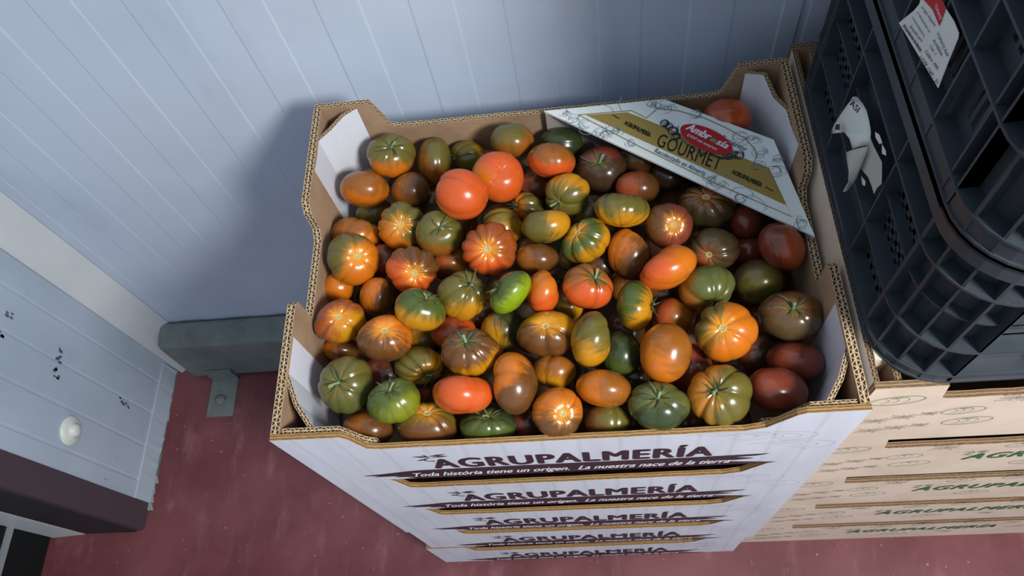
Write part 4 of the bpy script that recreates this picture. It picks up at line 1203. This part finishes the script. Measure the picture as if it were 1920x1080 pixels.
 ((0.3487, 0.0261, 0.8623), (0.999, -0.05, -0.011), (-0.051, -0.955, -0.291), (0.0269, 0.0199, 0.0214), (-0.087, 0.995, 0.042), 'n', 7, 0.07, 'br', 'ol', (0.941, -0.143, 0.305), 0.0, 'dull brown tomato at the front wall under the smooth orange one'),
 ((0.2177, 0.0276, 0.8683), (0.988, -0.005, -0.157), (-0.051, -0.957, -0.287), (0.0319, 0.0207, 0.0247), (0.15, 0.341, 0.928), 's', 9, 0.06, 'dg', 'gr', (0.001, -0.999, 0.041), -0.1, 'dark green tomato with pale calyx at the front wall, below the vivid kidney one'),
 ((0.148, 0.0333, 0.8638), (0.973, 0.018, -0.23), (-0.051, -0.956, -0.288), (0.0349, 0.0258, 0.0273), (0.155, 0.4, 0.903), 'c', 9, 0.07, 'ol2', 'br', (0.027, -0.999, 0.036), 0.0, 'large olive-brown lobed tomato at the front wall'),
 ((0.0767, 0.0342, 0.8566), (0.953, 0.039, -0.3), (-0.05, -0.958, -0.282), (0.0299, 0.0208, 0.0284), (-0.026, 0.999, 0.046), 'n', 6, 0.04, 'bo', 'br', (0.928, -0.369, -0.056), 0.1, 'brown-orange tomato in the front left corner below the green calyx one'),
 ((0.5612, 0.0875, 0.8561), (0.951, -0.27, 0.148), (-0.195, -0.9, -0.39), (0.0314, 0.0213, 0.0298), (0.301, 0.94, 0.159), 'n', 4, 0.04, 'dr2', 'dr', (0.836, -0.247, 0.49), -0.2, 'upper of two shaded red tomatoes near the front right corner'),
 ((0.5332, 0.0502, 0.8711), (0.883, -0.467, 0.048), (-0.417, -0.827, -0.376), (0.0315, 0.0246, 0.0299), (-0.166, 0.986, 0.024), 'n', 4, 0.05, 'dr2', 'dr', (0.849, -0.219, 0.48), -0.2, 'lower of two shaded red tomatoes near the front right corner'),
 ((0.0549, 0.3462, 0.8286), (0.958, 0.082, -0.273), (-0.081, -0.841, -0.535), (0.0263, 0.0204, 0.022), (-0.321, 0.868, 0.378), 'n', 7, 0.08, 'br', 'ol', (-0.655, 0.154, 0.74), 0.0, 'brown tomato sunk between the left wall corner panel and the orange ribbed one'),
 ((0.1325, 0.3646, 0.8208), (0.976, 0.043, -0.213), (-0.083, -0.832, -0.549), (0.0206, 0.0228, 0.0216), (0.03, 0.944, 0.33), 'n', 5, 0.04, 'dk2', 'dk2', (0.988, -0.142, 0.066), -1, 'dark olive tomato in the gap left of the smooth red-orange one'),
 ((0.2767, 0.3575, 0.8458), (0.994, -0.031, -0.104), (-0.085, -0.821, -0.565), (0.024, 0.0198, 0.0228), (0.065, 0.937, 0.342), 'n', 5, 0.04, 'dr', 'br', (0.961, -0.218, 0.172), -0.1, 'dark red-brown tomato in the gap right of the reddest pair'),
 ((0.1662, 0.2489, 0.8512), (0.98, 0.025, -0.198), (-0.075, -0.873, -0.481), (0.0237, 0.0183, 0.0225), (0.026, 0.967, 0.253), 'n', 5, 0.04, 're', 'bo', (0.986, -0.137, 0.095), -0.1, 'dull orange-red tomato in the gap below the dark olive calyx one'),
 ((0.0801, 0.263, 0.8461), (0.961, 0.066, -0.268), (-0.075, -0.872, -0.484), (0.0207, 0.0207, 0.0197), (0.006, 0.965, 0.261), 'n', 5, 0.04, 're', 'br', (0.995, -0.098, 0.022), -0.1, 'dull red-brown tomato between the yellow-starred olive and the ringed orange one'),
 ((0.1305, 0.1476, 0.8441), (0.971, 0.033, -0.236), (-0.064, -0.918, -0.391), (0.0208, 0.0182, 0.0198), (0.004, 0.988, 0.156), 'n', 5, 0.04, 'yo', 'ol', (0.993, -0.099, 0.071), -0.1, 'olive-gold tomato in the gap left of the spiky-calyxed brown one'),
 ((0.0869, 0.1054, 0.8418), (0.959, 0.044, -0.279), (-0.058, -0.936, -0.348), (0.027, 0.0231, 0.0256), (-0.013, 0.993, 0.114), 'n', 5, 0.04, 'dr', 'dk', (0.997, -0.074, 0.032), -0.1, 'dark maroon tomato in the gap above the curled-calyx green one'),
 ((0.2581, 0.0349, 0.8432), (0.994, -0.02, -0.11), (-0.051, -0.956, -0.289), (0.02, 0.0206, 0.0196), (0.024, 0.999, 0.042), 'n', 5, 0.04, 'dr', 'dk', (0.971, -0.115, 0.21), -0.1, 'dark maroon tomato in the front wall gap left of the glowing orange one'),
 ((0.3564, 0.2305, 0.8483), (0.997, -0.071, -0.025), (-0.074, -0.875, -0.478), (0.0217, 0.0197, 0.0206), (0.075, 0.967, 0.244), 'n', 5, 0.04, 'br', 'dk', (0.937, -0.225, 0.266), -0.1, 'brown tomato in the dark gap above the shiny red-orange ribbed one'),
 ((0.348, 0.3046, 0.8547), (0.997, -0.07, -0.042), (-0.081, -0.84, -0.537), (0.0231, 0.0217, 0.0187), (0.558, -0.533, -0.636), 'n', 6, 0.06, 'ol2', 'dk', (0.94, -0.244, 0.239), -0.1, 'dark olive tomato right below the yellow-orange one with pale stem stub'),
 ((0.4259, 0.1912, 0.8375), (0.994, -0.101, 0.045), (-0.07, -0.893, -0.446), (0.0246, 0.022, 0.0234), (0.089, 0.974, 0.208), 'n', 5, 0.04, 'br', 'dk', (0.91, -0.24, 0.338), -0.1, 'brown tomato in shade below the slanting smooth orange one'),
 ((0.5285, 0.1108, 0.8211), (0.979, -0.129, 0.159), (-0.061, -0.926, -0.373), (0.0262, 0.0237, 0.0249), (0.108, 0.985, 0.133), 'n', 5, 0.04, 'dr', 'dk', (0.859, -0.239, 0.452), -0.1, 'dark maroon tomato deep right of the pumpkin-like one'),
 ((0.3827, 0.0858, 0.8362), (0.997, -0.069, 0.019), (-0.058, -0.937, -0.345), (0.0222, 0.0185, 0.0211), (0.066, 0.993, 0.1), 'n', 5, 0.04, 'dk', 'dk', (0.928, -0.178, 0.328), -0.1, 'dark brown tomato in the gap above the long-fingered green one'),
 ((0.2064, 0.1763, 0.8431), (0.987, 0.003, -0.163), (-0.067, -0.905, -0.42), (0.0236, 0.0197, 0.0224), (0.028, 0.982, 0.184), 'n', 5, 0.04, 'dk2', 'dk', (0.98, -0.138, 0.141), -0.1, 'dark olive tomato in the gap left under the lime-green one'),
]

for k, (c, U, V, R3, pole, typ, nr, dp, c1, c2, pv, pa, lab) in enumerate(TOMATOES):
    tomato(c, U, V, R3, pole, typ, nr, dp, c1, c2, pv, pa, lab, k + 1, 'tomatoes heaped in the open white box')

# tomatoes carrying the heap from below, seen only in the dark gaps
def plain_tomato(c, r, cols, label, group, seed):
    rnd = random.Random(seed)
    a = rnd.uniform(0, 3.14)
    pole = Vector((rnd.uniform(-1, 1), rnd.uniform(-1, 1), rnd.uniform(-0.3, 0.6)))
    U = (math.cos(a), math.sin(a), 0)
    V = (-math.sin(a), math.cos(a), 0)
    return tomato(c, U, V, (r, r * rnd.uniform(0.82, 0.95), r * rnd.uniform(0.78, 0.88)), pole, 'n', rnd.choice((4, 5, 6)), 0.05, cols[0], cols[1],
                  (0.2, 0.3, 0.9), rnd.uniform(-0.4, 0.2), label, seed, group, res=(20, 32))
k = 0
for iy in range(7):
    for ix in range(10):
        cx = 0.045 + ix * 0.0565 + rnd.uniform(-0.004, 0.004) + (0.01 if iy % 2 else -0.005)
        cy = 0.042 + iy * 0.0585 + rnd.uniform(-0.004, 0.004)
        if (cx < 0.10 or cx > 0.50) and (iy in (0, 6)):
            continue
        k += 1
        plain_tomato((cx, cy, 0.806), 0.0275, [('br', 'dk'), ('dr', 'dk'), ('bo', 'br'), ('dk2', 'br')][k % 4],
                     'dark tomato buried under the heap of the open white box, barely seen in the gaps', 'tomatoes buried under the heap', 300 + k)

# tomatoes glimpsed through the slots between the boxes
def slot_row(x_list, y, zb, cols, where):
    for i, (xx, col) in enumerate(zip(x_list, cols)):
        plain_tomato((xx, y, zb + 0.108), 0.029, col, where[i], 'tomatoes glimpsed through the box slots', 500 + int(xx * 1000) + int(zb * 77))
names = {1: 'second white box', 2: 'third white box', 3: 'fourth white box', 4: 'lowest white box'}
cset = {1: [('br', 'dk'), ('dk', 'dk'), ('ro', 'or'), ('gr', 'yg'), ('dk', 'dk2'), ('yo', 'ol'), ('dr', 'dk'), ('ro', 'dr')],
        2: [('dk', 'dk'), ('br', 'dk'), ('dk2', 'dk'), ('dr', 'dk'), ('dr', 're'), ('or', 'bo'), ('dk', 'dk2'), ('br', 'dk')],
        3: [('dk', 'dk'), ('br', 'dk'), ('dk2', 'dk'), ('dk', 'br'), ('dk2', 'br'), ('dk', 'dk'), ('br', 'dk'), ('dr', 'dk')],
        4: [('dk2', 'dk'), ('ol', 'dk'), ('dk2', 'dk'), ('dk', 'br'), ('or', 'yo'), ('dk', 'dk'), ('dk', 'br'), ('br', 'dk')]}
adj = {'br': 'brown', 'dk': 'dark', 'ro': 'red-orange', 'gr': 'green', 'yo': 'golden', 'dr': 'dark red', 'dk2': 'olive-dark', 'or': 'orange', 'ol': 'olive'}
order = ['first', 'second', 'third', 'fourth', 'fifth', 'sixth', 'seventh', 'eighth']
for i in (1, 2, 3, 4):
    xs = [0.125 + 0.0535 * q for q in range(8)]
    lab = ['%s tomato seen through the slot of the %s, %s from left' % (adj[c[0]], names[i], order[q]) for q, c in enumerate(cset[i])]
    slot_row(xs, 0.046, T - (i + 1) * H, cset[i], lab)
bn = {0: 'topmost beige carton', 1: 'second beige carton', 2: 'third beige carton'}
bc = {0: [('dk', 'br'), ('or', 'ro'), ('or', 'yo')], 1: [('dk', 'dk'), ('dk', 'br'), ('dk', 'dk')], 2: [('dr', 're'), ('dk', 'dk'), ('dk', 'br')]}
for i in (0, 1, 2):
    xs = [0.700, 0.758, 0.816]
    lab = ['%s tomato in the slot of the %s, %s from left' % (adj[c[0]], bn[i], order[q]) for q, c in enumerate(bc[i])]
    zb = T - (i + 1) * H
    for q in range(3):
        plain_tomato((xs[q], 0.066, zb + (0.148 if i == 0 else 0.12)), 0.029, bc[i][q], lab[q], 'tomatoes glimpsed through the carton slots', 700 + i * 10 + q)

# ------------------------------------------------------------------ black plastic crates
CW, CD = 0.60, 0.425
CH = 0.222
def crate_path(x0, y0, w, d, r, inset):
    """rounded rectangle, starting at the back end of the left side, running to the front then right, all round"""
    pts = []
    def arc(cx, cy, a0, a1):
        for i in range(9):
            a = math.radians(a0 + (a1 - a0) * i / 8)
            pts.append(((cx + (r - inset) * math.cos(a)), (cy + (r - inset) * math.sin(a))))
    arc(x0 + r, y0 + r, 180, 270)
    arc(x0 + w - r, y0 + r, 270, 360)
    arc(x0 + w - r, y0 + d - r, 0, 90)
    arc(x0 + r, y0 + d - r, 90, 180)
    return pts

def crate(z0, label, upper):
    X0, Y0 = 0.608, 0.022
    r = 0.065
    h = CH
    root = empty('plastic_crate', (X0 + CW / 2, Y0 + CD / 2, z0))
    tag(root, label, 'crate', 'stacked black plastic crates')
    off = Vector((X0 + CW / 2, Y0 + CD / 2, 0))
    def ring(mb, za, zb, i0, i1, mi=0):
        a = crate_path(X0, Y0, CW, CD, r, i0)
        b = crate_path(X0, Y0, CW, CD, r, i1)
        n = len(a)
        k = len(mb.v)
        for i in range(n):
            for (q, z) in ((a, za), (a, zb), (b, za), (b, zb)):
                mb.v.append((q[i][0] - off.x, q[i][1] - off.y, z))
        for i in range(n):
            p = k + 4 * i
            q = k + 4 * ((i + 1) % n)
            mb.f += [(p, q, q + 1, p + 1), (p + 2, p + 3, q + 3, q + 2), (p + 1, q + 1, q + 3, p + 3), (p, p + 2, q + 2, q)]
            mb.m += [mi] * 4
    def left(mb, ya, yb, za, zb, xa, xb):
        mb.box((X0 + xa - off.x, ya - off.y, za), (X0 + xb - off.x, yb - off.y, zb))
        mb.box((X0 + CW - xb - off.x, ya - off.y, za), (X0 + CW - xa - off.x, yb - off.y, zb))
    def front(mb, xa, xb, za, zb, ya, yb):
        mb.box((xa - off.x, Y0 + ya - off.y, za), (xb - off.x, Y0 + yb - off.y, zb))
        mb.box((xa - off.x, Y0 + CD - yb - off.y, za), (xb - off.x, Y0 + CD - ya - off.y, zb))
    yl0, yl1 = Y0 + r, Y0 + CD - r
    xf0, xf1 = X0 + r, X0 + CW - r
    body = MB()
    RIN = 0.016      # recess of the skin behind the ribs
    zs = [0.0, 0.014, 0.072, 0.168] if not upper else [0.0, 0.020, 0.093, 0.140]
    # base plate
    a = crate_path(X0, Y0, CW, CD, r, 0.010)
    n = len(a)
    k = len(body.v)
    for z in (0.0, 0.006):
        body.v += [(p[0] - off.x, p[1] - off.y, z) for p in a]
    body.f += [tuple(range(k + n - 1, k - 1, -1)), tuple(range(k + n, k + 2 * n))]
    body.m += [0, 0]
    ring(body, 0.0, 0.018, 0.002, RIN + 0.003)
    ring(body, 0.190, h - 0.004, RIN - 0.002, RIN + 0.003)
    # grille cells on the two short sides
    ys = [yl0, 0.101, 0.150, 0.199, 0.248, 0.297, 0.346, yl1] if upper else [yl0 + 0.002, 0.165, 0.290, yl1 - 0.005]
    def mesh_grille(put, a0, a1, z0_, z1_, pitch_u, pitch_z, bar):
        u = a0
        while u < a1 - 1e-6:
            put(u, min(u + bar, a1), z0_, z1_)
            u += pitch_u
        z = z0_
        while z < z1_ - 1e-6:
            put(a0, a1, z, min(z + bar * 1.1, z1_))
            z += pitch_z
    putl = lambda a_, b_, c_, d_: left(body, a_, b_, c_, d_, RIN, RIN + 0.003)
    putf = lambda a_, b_, c_, d_: front(body, a_, b_, c_, d_, RIN, RIN + 0.003)
    if upper:
        cells = [(ys[i], ys[i + 1]) for i in range(len(ys) - 1)]
        for ci, (ya, yb) in enumerate(cells):
            for (za, zb) in ((0.018, 0.093), (0.093, 0.192)):
                w = yb - ya
                # solid surround with three upright slots
                putl(ya, yb, za, za + 0.020)
                putl(ya, yb, zb - 0.012, zb)
                sl = w * 0.13
                edges = [0.0, 0.24, 0.37, 0.46, 0.59, 0.68, 0.81, 1.0]
                for e in range(0, 8, 2):
                    putl(ya + w * edges[e], ya + w * edges[e + 1], za + 0.02, zb - 0.012)
    else:
        putl(0.165, 0.290, 0.016, 0.192)
        mesh_grille(putl, ys[0], 0.165, 0.018, 0.192, 0.0125, 0.0135, 0.0058)
        mesh_grille(putl, 0.290, ys[-1], 0.018, 0.192, 0.0125, 0.0135, 0.0058)
        putl(yl0, ys[0], 0.016, 0.192)
        putl(ys[-1], yl1, 0.016, 0.192)
    # long sides: plain plate with rows of small slots
    xx = xf0
    while xx < xf1 - 0.02:
        putf(xx, xx + 0.022, 0.018, 0.192)
        for za in (0.018, 0.060, 0.078, 0.096, 0.150, 0.174):
            putf(xx + 0.022, xx + 0.045, za, za + (0.03 if za in (0.018,) else (0.018 if za > 0.14 else 0.008)))
        xx += 0.045
    # corner skin
    def corner_skin(q0, q1):
        a_ = crate_path(X0, Y0, CW, CD, r, RIN)
        b_ = crate_path(X0, Y0, CW, CD, r, RIN + 0.003)
        k_ = len(body.v)
        idx = list(range(q0, q1))
        for i in idx:
            for (q, z) in ((a_, 0.01), (a_, 0.20), (b_, 0.01), (b_, 0.20)):
                body.v.append((q[i][0] - off.x, q[i][1] - off.y, z))
        for i in range(len(idx) - 1):
            p = k_ + 4 * i
            q = p + 4
            body.f += [(p, q, q + 1, p + 1), (p + 2, p + 3, q + 3, q + 2)]
            body.m += [0, 0]
    for q0 in (0, 9, 18, 27):
        corner_skin(q0, q0 + 9)
    # ribs: horizontal rings
    for z in zs:
        mb = MB()
        ring(mb, z, z + 0.0028, 0.0, RIN)
        mb.build('horizontal_rib', M_plastic, root)
    if not upper:
        mb = MB()
        ring(mb, 0.120, 0.1225, 0.006, RIN)
        mb.build('horizontal_rib', M_plastic, root)
    # vertical fins moulded with the walls
    mb = body
    fin_y = ys
    for yy in fin_y:
        left(mb, yy - 0.0012, yy + 0.0012, 0.0, h - 0.012, 0.001, RIN)
    outer = crate_path(X0, Y0, CW, CD, r, 0.001)
    inner = crate_path(X0, Y0, CW, CD, r, RIN)
    for c0 in (0, 9, 18, 27):
        for q in (0, 2, 4, 6, 8):
            i = c0 + q
            o_, n_ = Vector(outer[i]), Vector(inner[i])
            t = (o_ - n_).normalized()
            s = Vector((-t.y, t.x)) * 0.0012
            mb.hexa([(p.x - off.x, p.y - off.y, z) for z in (0.0, h - 0.012) for p in (o_ - s, o_ + s, n_ + s, n_ - s)])
    for xv in [xf0 + 0.0 + 0.075 * i for i in range(8)]:
        if xv < xf1:
            front(mb, xv - 0.0012, xv + 0.0012, 0.0, h - 0.012, 0.001, RIN)
    body.build('crate_wall', M_plastic, root)
    mb = MB()
    ring(mb, h - 0.020, h - 0.003, -0.001, 0.007)
    ring(mb, h - 0.006, h - 0.003, -0.001, RIN + 0.004)
    mb.build('top_rim', M_plastic, root)
    return root

Z1 = T + 0.0014
cr1 = crate(Z1, 'black plastic crate with a torn peeling label, standing on the beige cartons', False)
Z2 = Z1 + CH - 0.0012
cr2 = crate(Z2, 'upper black plastic crate with a white and red sticker on its ribbed side', True)

crate(Z2 + CH - 0.0012, 'third black plastic crate, topmost of its stack, above the stickered one', True)

# sticker on the upper crate
st = empty('sticker', (0.6075, 0.20, 1.20))
tag(st, 'white sticker with a red corner and small print, on the upper black crate', 'sticker')
SO = Vector((0.6075, 0.20, 1.20))
def sl(pts, dx=0.0):
    return [(p[0] - SO.x + dx, p[1] - SO.y, p[2] - SO.z) for p in pts]
poly = [(0.6075, 0.1608, 1.2100), (0.6075, 0.1648, 1.2317), (0.6075, 0.1677, 1.2525), (0.6075, 0.1701, 1.2551), (0.6075, 0.1815, 1.2548), (0.6075, 0.1983, 1.2512), (0.6075, 0.2202, 1.2485), (0.6075, 0.2351, 1.2352), (0.6075, 0.2321, 1.2236), (0.6075, 0.2355, 1.2141), (0.6075, 0.2492, 1.1884)]
fr = sl(poly)
n = len(fr)
v = fr + [(a + 0.0006, b, c) for a, b, c in fr]
f = [tuple(range(n)), tuple(range(2 * n - 1, n - 1, -1))] + [(i, i + n, (i + 1) % n + n, (i + 1) % n) for i in range(n)]
pydata('paper', v, f, [M_paper], st)
rc = sl([(0.6075, 0.2316, 1.2303), (0.6075, 0.2113, 1.2376), (0.6075, 0.1938, 1.2385), (0.6075, 0.1962, 1.2527), (0.6075, 0.2107, 1.2521), (0.6075, 0.2254, 1.2448)], -0.0005)
pydata('red_corner', rc, [tuple(range(len(rc)))], [M_red], st)
def st_text(body, pts, mat=M_black, name='small_print', **kw):
    p = sl(pts, -0.0006)
    a, b, t = [Vector(q) for q in p]
    lettering(name, body, a, b, t - a, mat, st, **kw)
st_text('LOTE 1242 - 31', [(0.6075, 0.2002, 1.1996), (0.6075, 0.1647, 1.2097), (0.6075, 0.1978, 1.2049)])
st_text('Calibre  MM', [(0.6075, 0.1967, 1.2100), (0.6075, 0.1725, 1.2165), (0.6075, 0.1948, 1.2142)])
st_text('Cat. I', [(0.6075, 0.1941, 1.2182), (0.6075, 0.1829, 1.2209), (0.6075, 0.1925, 1.2214)])
st_text('ALMERIA', [(0.6075, 0.1937, 1.2245), (0.6075, 0.1748, 1.2277), (0.6075, 0.1924, 1.2279)])
st_text('TOMATE RAF', [(0.6075, 0.1932, 1.2318), (0.6075, 0.1678, 1.2339), (0.6075, 0.1920, 1.2351)])
st_text('de la producción de Almería', [(0.6075, 0.2403, 1.1936), (0.6075, 0.2020, 1.2045), (0.6075, 0.2389, 1.1977)], bold=0.01)
st_text('Envasado para', [(0.6075, 0.2307, 1.2017), (0.6075, 0.2064, 1.2102), (0.6075, 0.2291, 1.2055)])
st_text('comercializadora', [(0.6075, 0.2335, 1.2089), (0.6075, 0.2059, 1.2156), (0.6075, 0.2323, 1.2117)])
st_text('y manipulado en', [(0.6075, 0.2292, 1.2178), (0.6075, 0.2018, 1.2239), (0.6075, 0.2280, 1.2205)])
st_text('origen España', [(0.6075, 0.2267, 1.2254), (0.6075, 0.1991, 1.2329), (0.6075, 0.2259, 1.2283)])
st_text('TOMATE', [(0.6075, 0.2112, 1.2418), (0.6075, 0.1964, 1.2416), (0.6075, 0.2098, 1.2451)], mat=M_ink2)

# torn label on the lower crate, its free part curling off
tl_ = empty('torn_label', (0.6075, 0.24, 1.05))
tag(tl_, 'torn paper label peeling and curling off the lower black crate', 'label')
TO = Vector((0.6075, 0.24, 1.05))
def sheet(name, rows, outs, mats, nsub=6):
    """rows: list of (left point, right point) down the sheet; outs: how far each stands off the crate at its left and right"""
    v, f = [], []
    for (a, b), (oa, ob) in zip(rows, outs):
        for i in range(nsub + 1):
            s = i / nsub
            p = Vector(a).lerp(Vector(b), s)
            o_ = oa + (ob - oa) * s + 0.006 * math.sin(math.pi * s) * (1 if oa > ob else 0.6)
            v.append((p.x - TO.x - o_, p.y - TO.y, p.z - TO.z))
    for r_ in range(len(rows) - 1):
        for i in range(nsub):
            k = r_ * (nsub + 1) + i
            f.append((k, k + 1, k + nsub + 2, k + nsub + 1))
    o = pydata(name, v, f, mats, tl_, True)
    md = o.modifiers.new('paper_thickness', 'SOLIDIFY')
    md.thickness = 0.0004
    return o
LP = [(0.5980, 0.2529, 1.0957), (0.5980, 0.2606, 1.0755), (0.5980, 0.2659, 1.0559), (0.5980, 0.2701, 1.0361), (0.5980, 0.2729, 1.0163), (0.5980, 0.2489, 1.0499), (0.5980, 0.2324, 1.0601), (0.5980, 0.2193, 1.0608)]
RP = [(0.6065, 0.2650, 1.0805), (0.6065, 0.2499, 1.0883), (0.6065, 0.2388, 1.0917), (0.6065, 0.2293, 1.0910), (0.6065, 0.2208, 1.0893), (0.6065, 0.2163, 1.0873), (0.6065, 0.2133, 1.0833), (0.6065, 0.2112, 1.0765)]
def at_x(pts, off):
    return [(p[0] - off, p[1], p[2]) for p in pts]
sheet('curled_print_side', list(zip(LP, RP)), [(0, 0)] * 8, [M_paper])
LP = [(0.5960, 0.2242, 1.0495), (0.5960, 0.2178, 1.0462), (0.5960, 0.2056, 1.0439), (0.5960, 0.1973, 1.0371), (0.5960, 0.1966, 1.0227)]
RP = [(0.6030, 0.2055, 1.0829), (0.6030, 0.2035, 1.0727), (0.6030, 0.2024, 1.0576), (0.6030, 0.2006, 1.0376), (0.6030, 0.2056, 1.0103)]
sheet('curled_back_side', list(zip(LP, RP)), [(0, 0)] * 5, [M_paperback])
gp = [(p[0] - TO.x, p[1] - TO.y, p[2] - TO.z) for p in [(0.5930, 0.2416, 1.0797), (0.5930, 0.2328, 1.0949), (0.5930, 0.2187, 1.1030), (0.5930, 0.2120, 1.0993), (0.5930, 0.2104, 1.0874), (0.5930, 0.2156, 1.0808), (0.5930, 0.2280, 1.0761), (0.5930, 0.2423, 1.0646), (0.5930, 0.2505, 1.0511)]]
M_greyprint, _, _ = new_mat('grey_print', 0.6, '#8d9496', 0.2)
p = [Vector((q[0] - TO.x, q[1] - TO.y, q[2] - TO.z)) for q in [(0.5925, 0.2466, 1.0934), (0.5925, 0.2280, 1.1036), (0.5925, 0.2447, 1.1030)]]
lettering('printed_letters', 'ASI', p[0], p[1], p[2] - p[0], M_black, tl_, bold=0.03)
p = [Vector((q[0] - TO.x, q[1] - TO.y, q[2] - TO.z)) for q in [(0.5925, 0.2560, 1.0451), (0.5925, 0.2466, 1.0561), (0.5925, 0.2499, 1.0609), (0.5925, 0.2579, 1.0510)]]
pydata('printed_square', p, [(0, 1, 2, 3)], [M_ink], tl_)
R_ = [(0.6075, 0.2141, 1.0837), (0.6075, 0.2021, 1.0859), (0.6075, 0.1800, 1.0925), (0.6075, 0.1704, 1.0849), (0.6075, 0.1655, 1.0796), (0.6075, 0.1686, 1.0692), (0.6075, 0.1684, 1.0591), (0.6075, 0.1767, 1.0590), (0.6075, 0.1890, 1.0569), (0.6075, 0.2042, 1.0477), (0.6075, 0.2082, 1.0473), (0.6075, 0.2115, 1.0679)]
k_ = [(p[0] - TO.x - 0.0012, p[1] - TO.y, p[2] - TO.z) for p in R_]
pydata('stuck_remnant', k_, [tuple(range(len(k_)))], [M_paperback], tl_)
for R_ in ([(0.6075, 0.2110, 1.0961), (0.6075, 0.2028, 1.1026), (0.6075, 0.1924, 1.1038), (0.6075, 0.1962, 1.0974), (0.6075, 0.2061, 1.0939)], [(0.6075, 0.1925, 1.1023), (0.6075, 0.1829, 1.1056), (0.6075, 0.1786, 1.1037), (0.6075, 0.1859, 1.0971)], [(0.6075, 0.2003, 1.0427), (0.6075, 0.1899, 1.0488), (0.6075, 0.1871, 1.0448), (0.6075, 0.1923, 1.0399)]):
    k_ = [(p[0] - TO.x - 0.0012, p[1] - TO.y, p[2] - TO.z) for p in R_]
    pydata('stuck_remnant', k_, [tuple(range(len(k_)))], [M_paper], tl_)
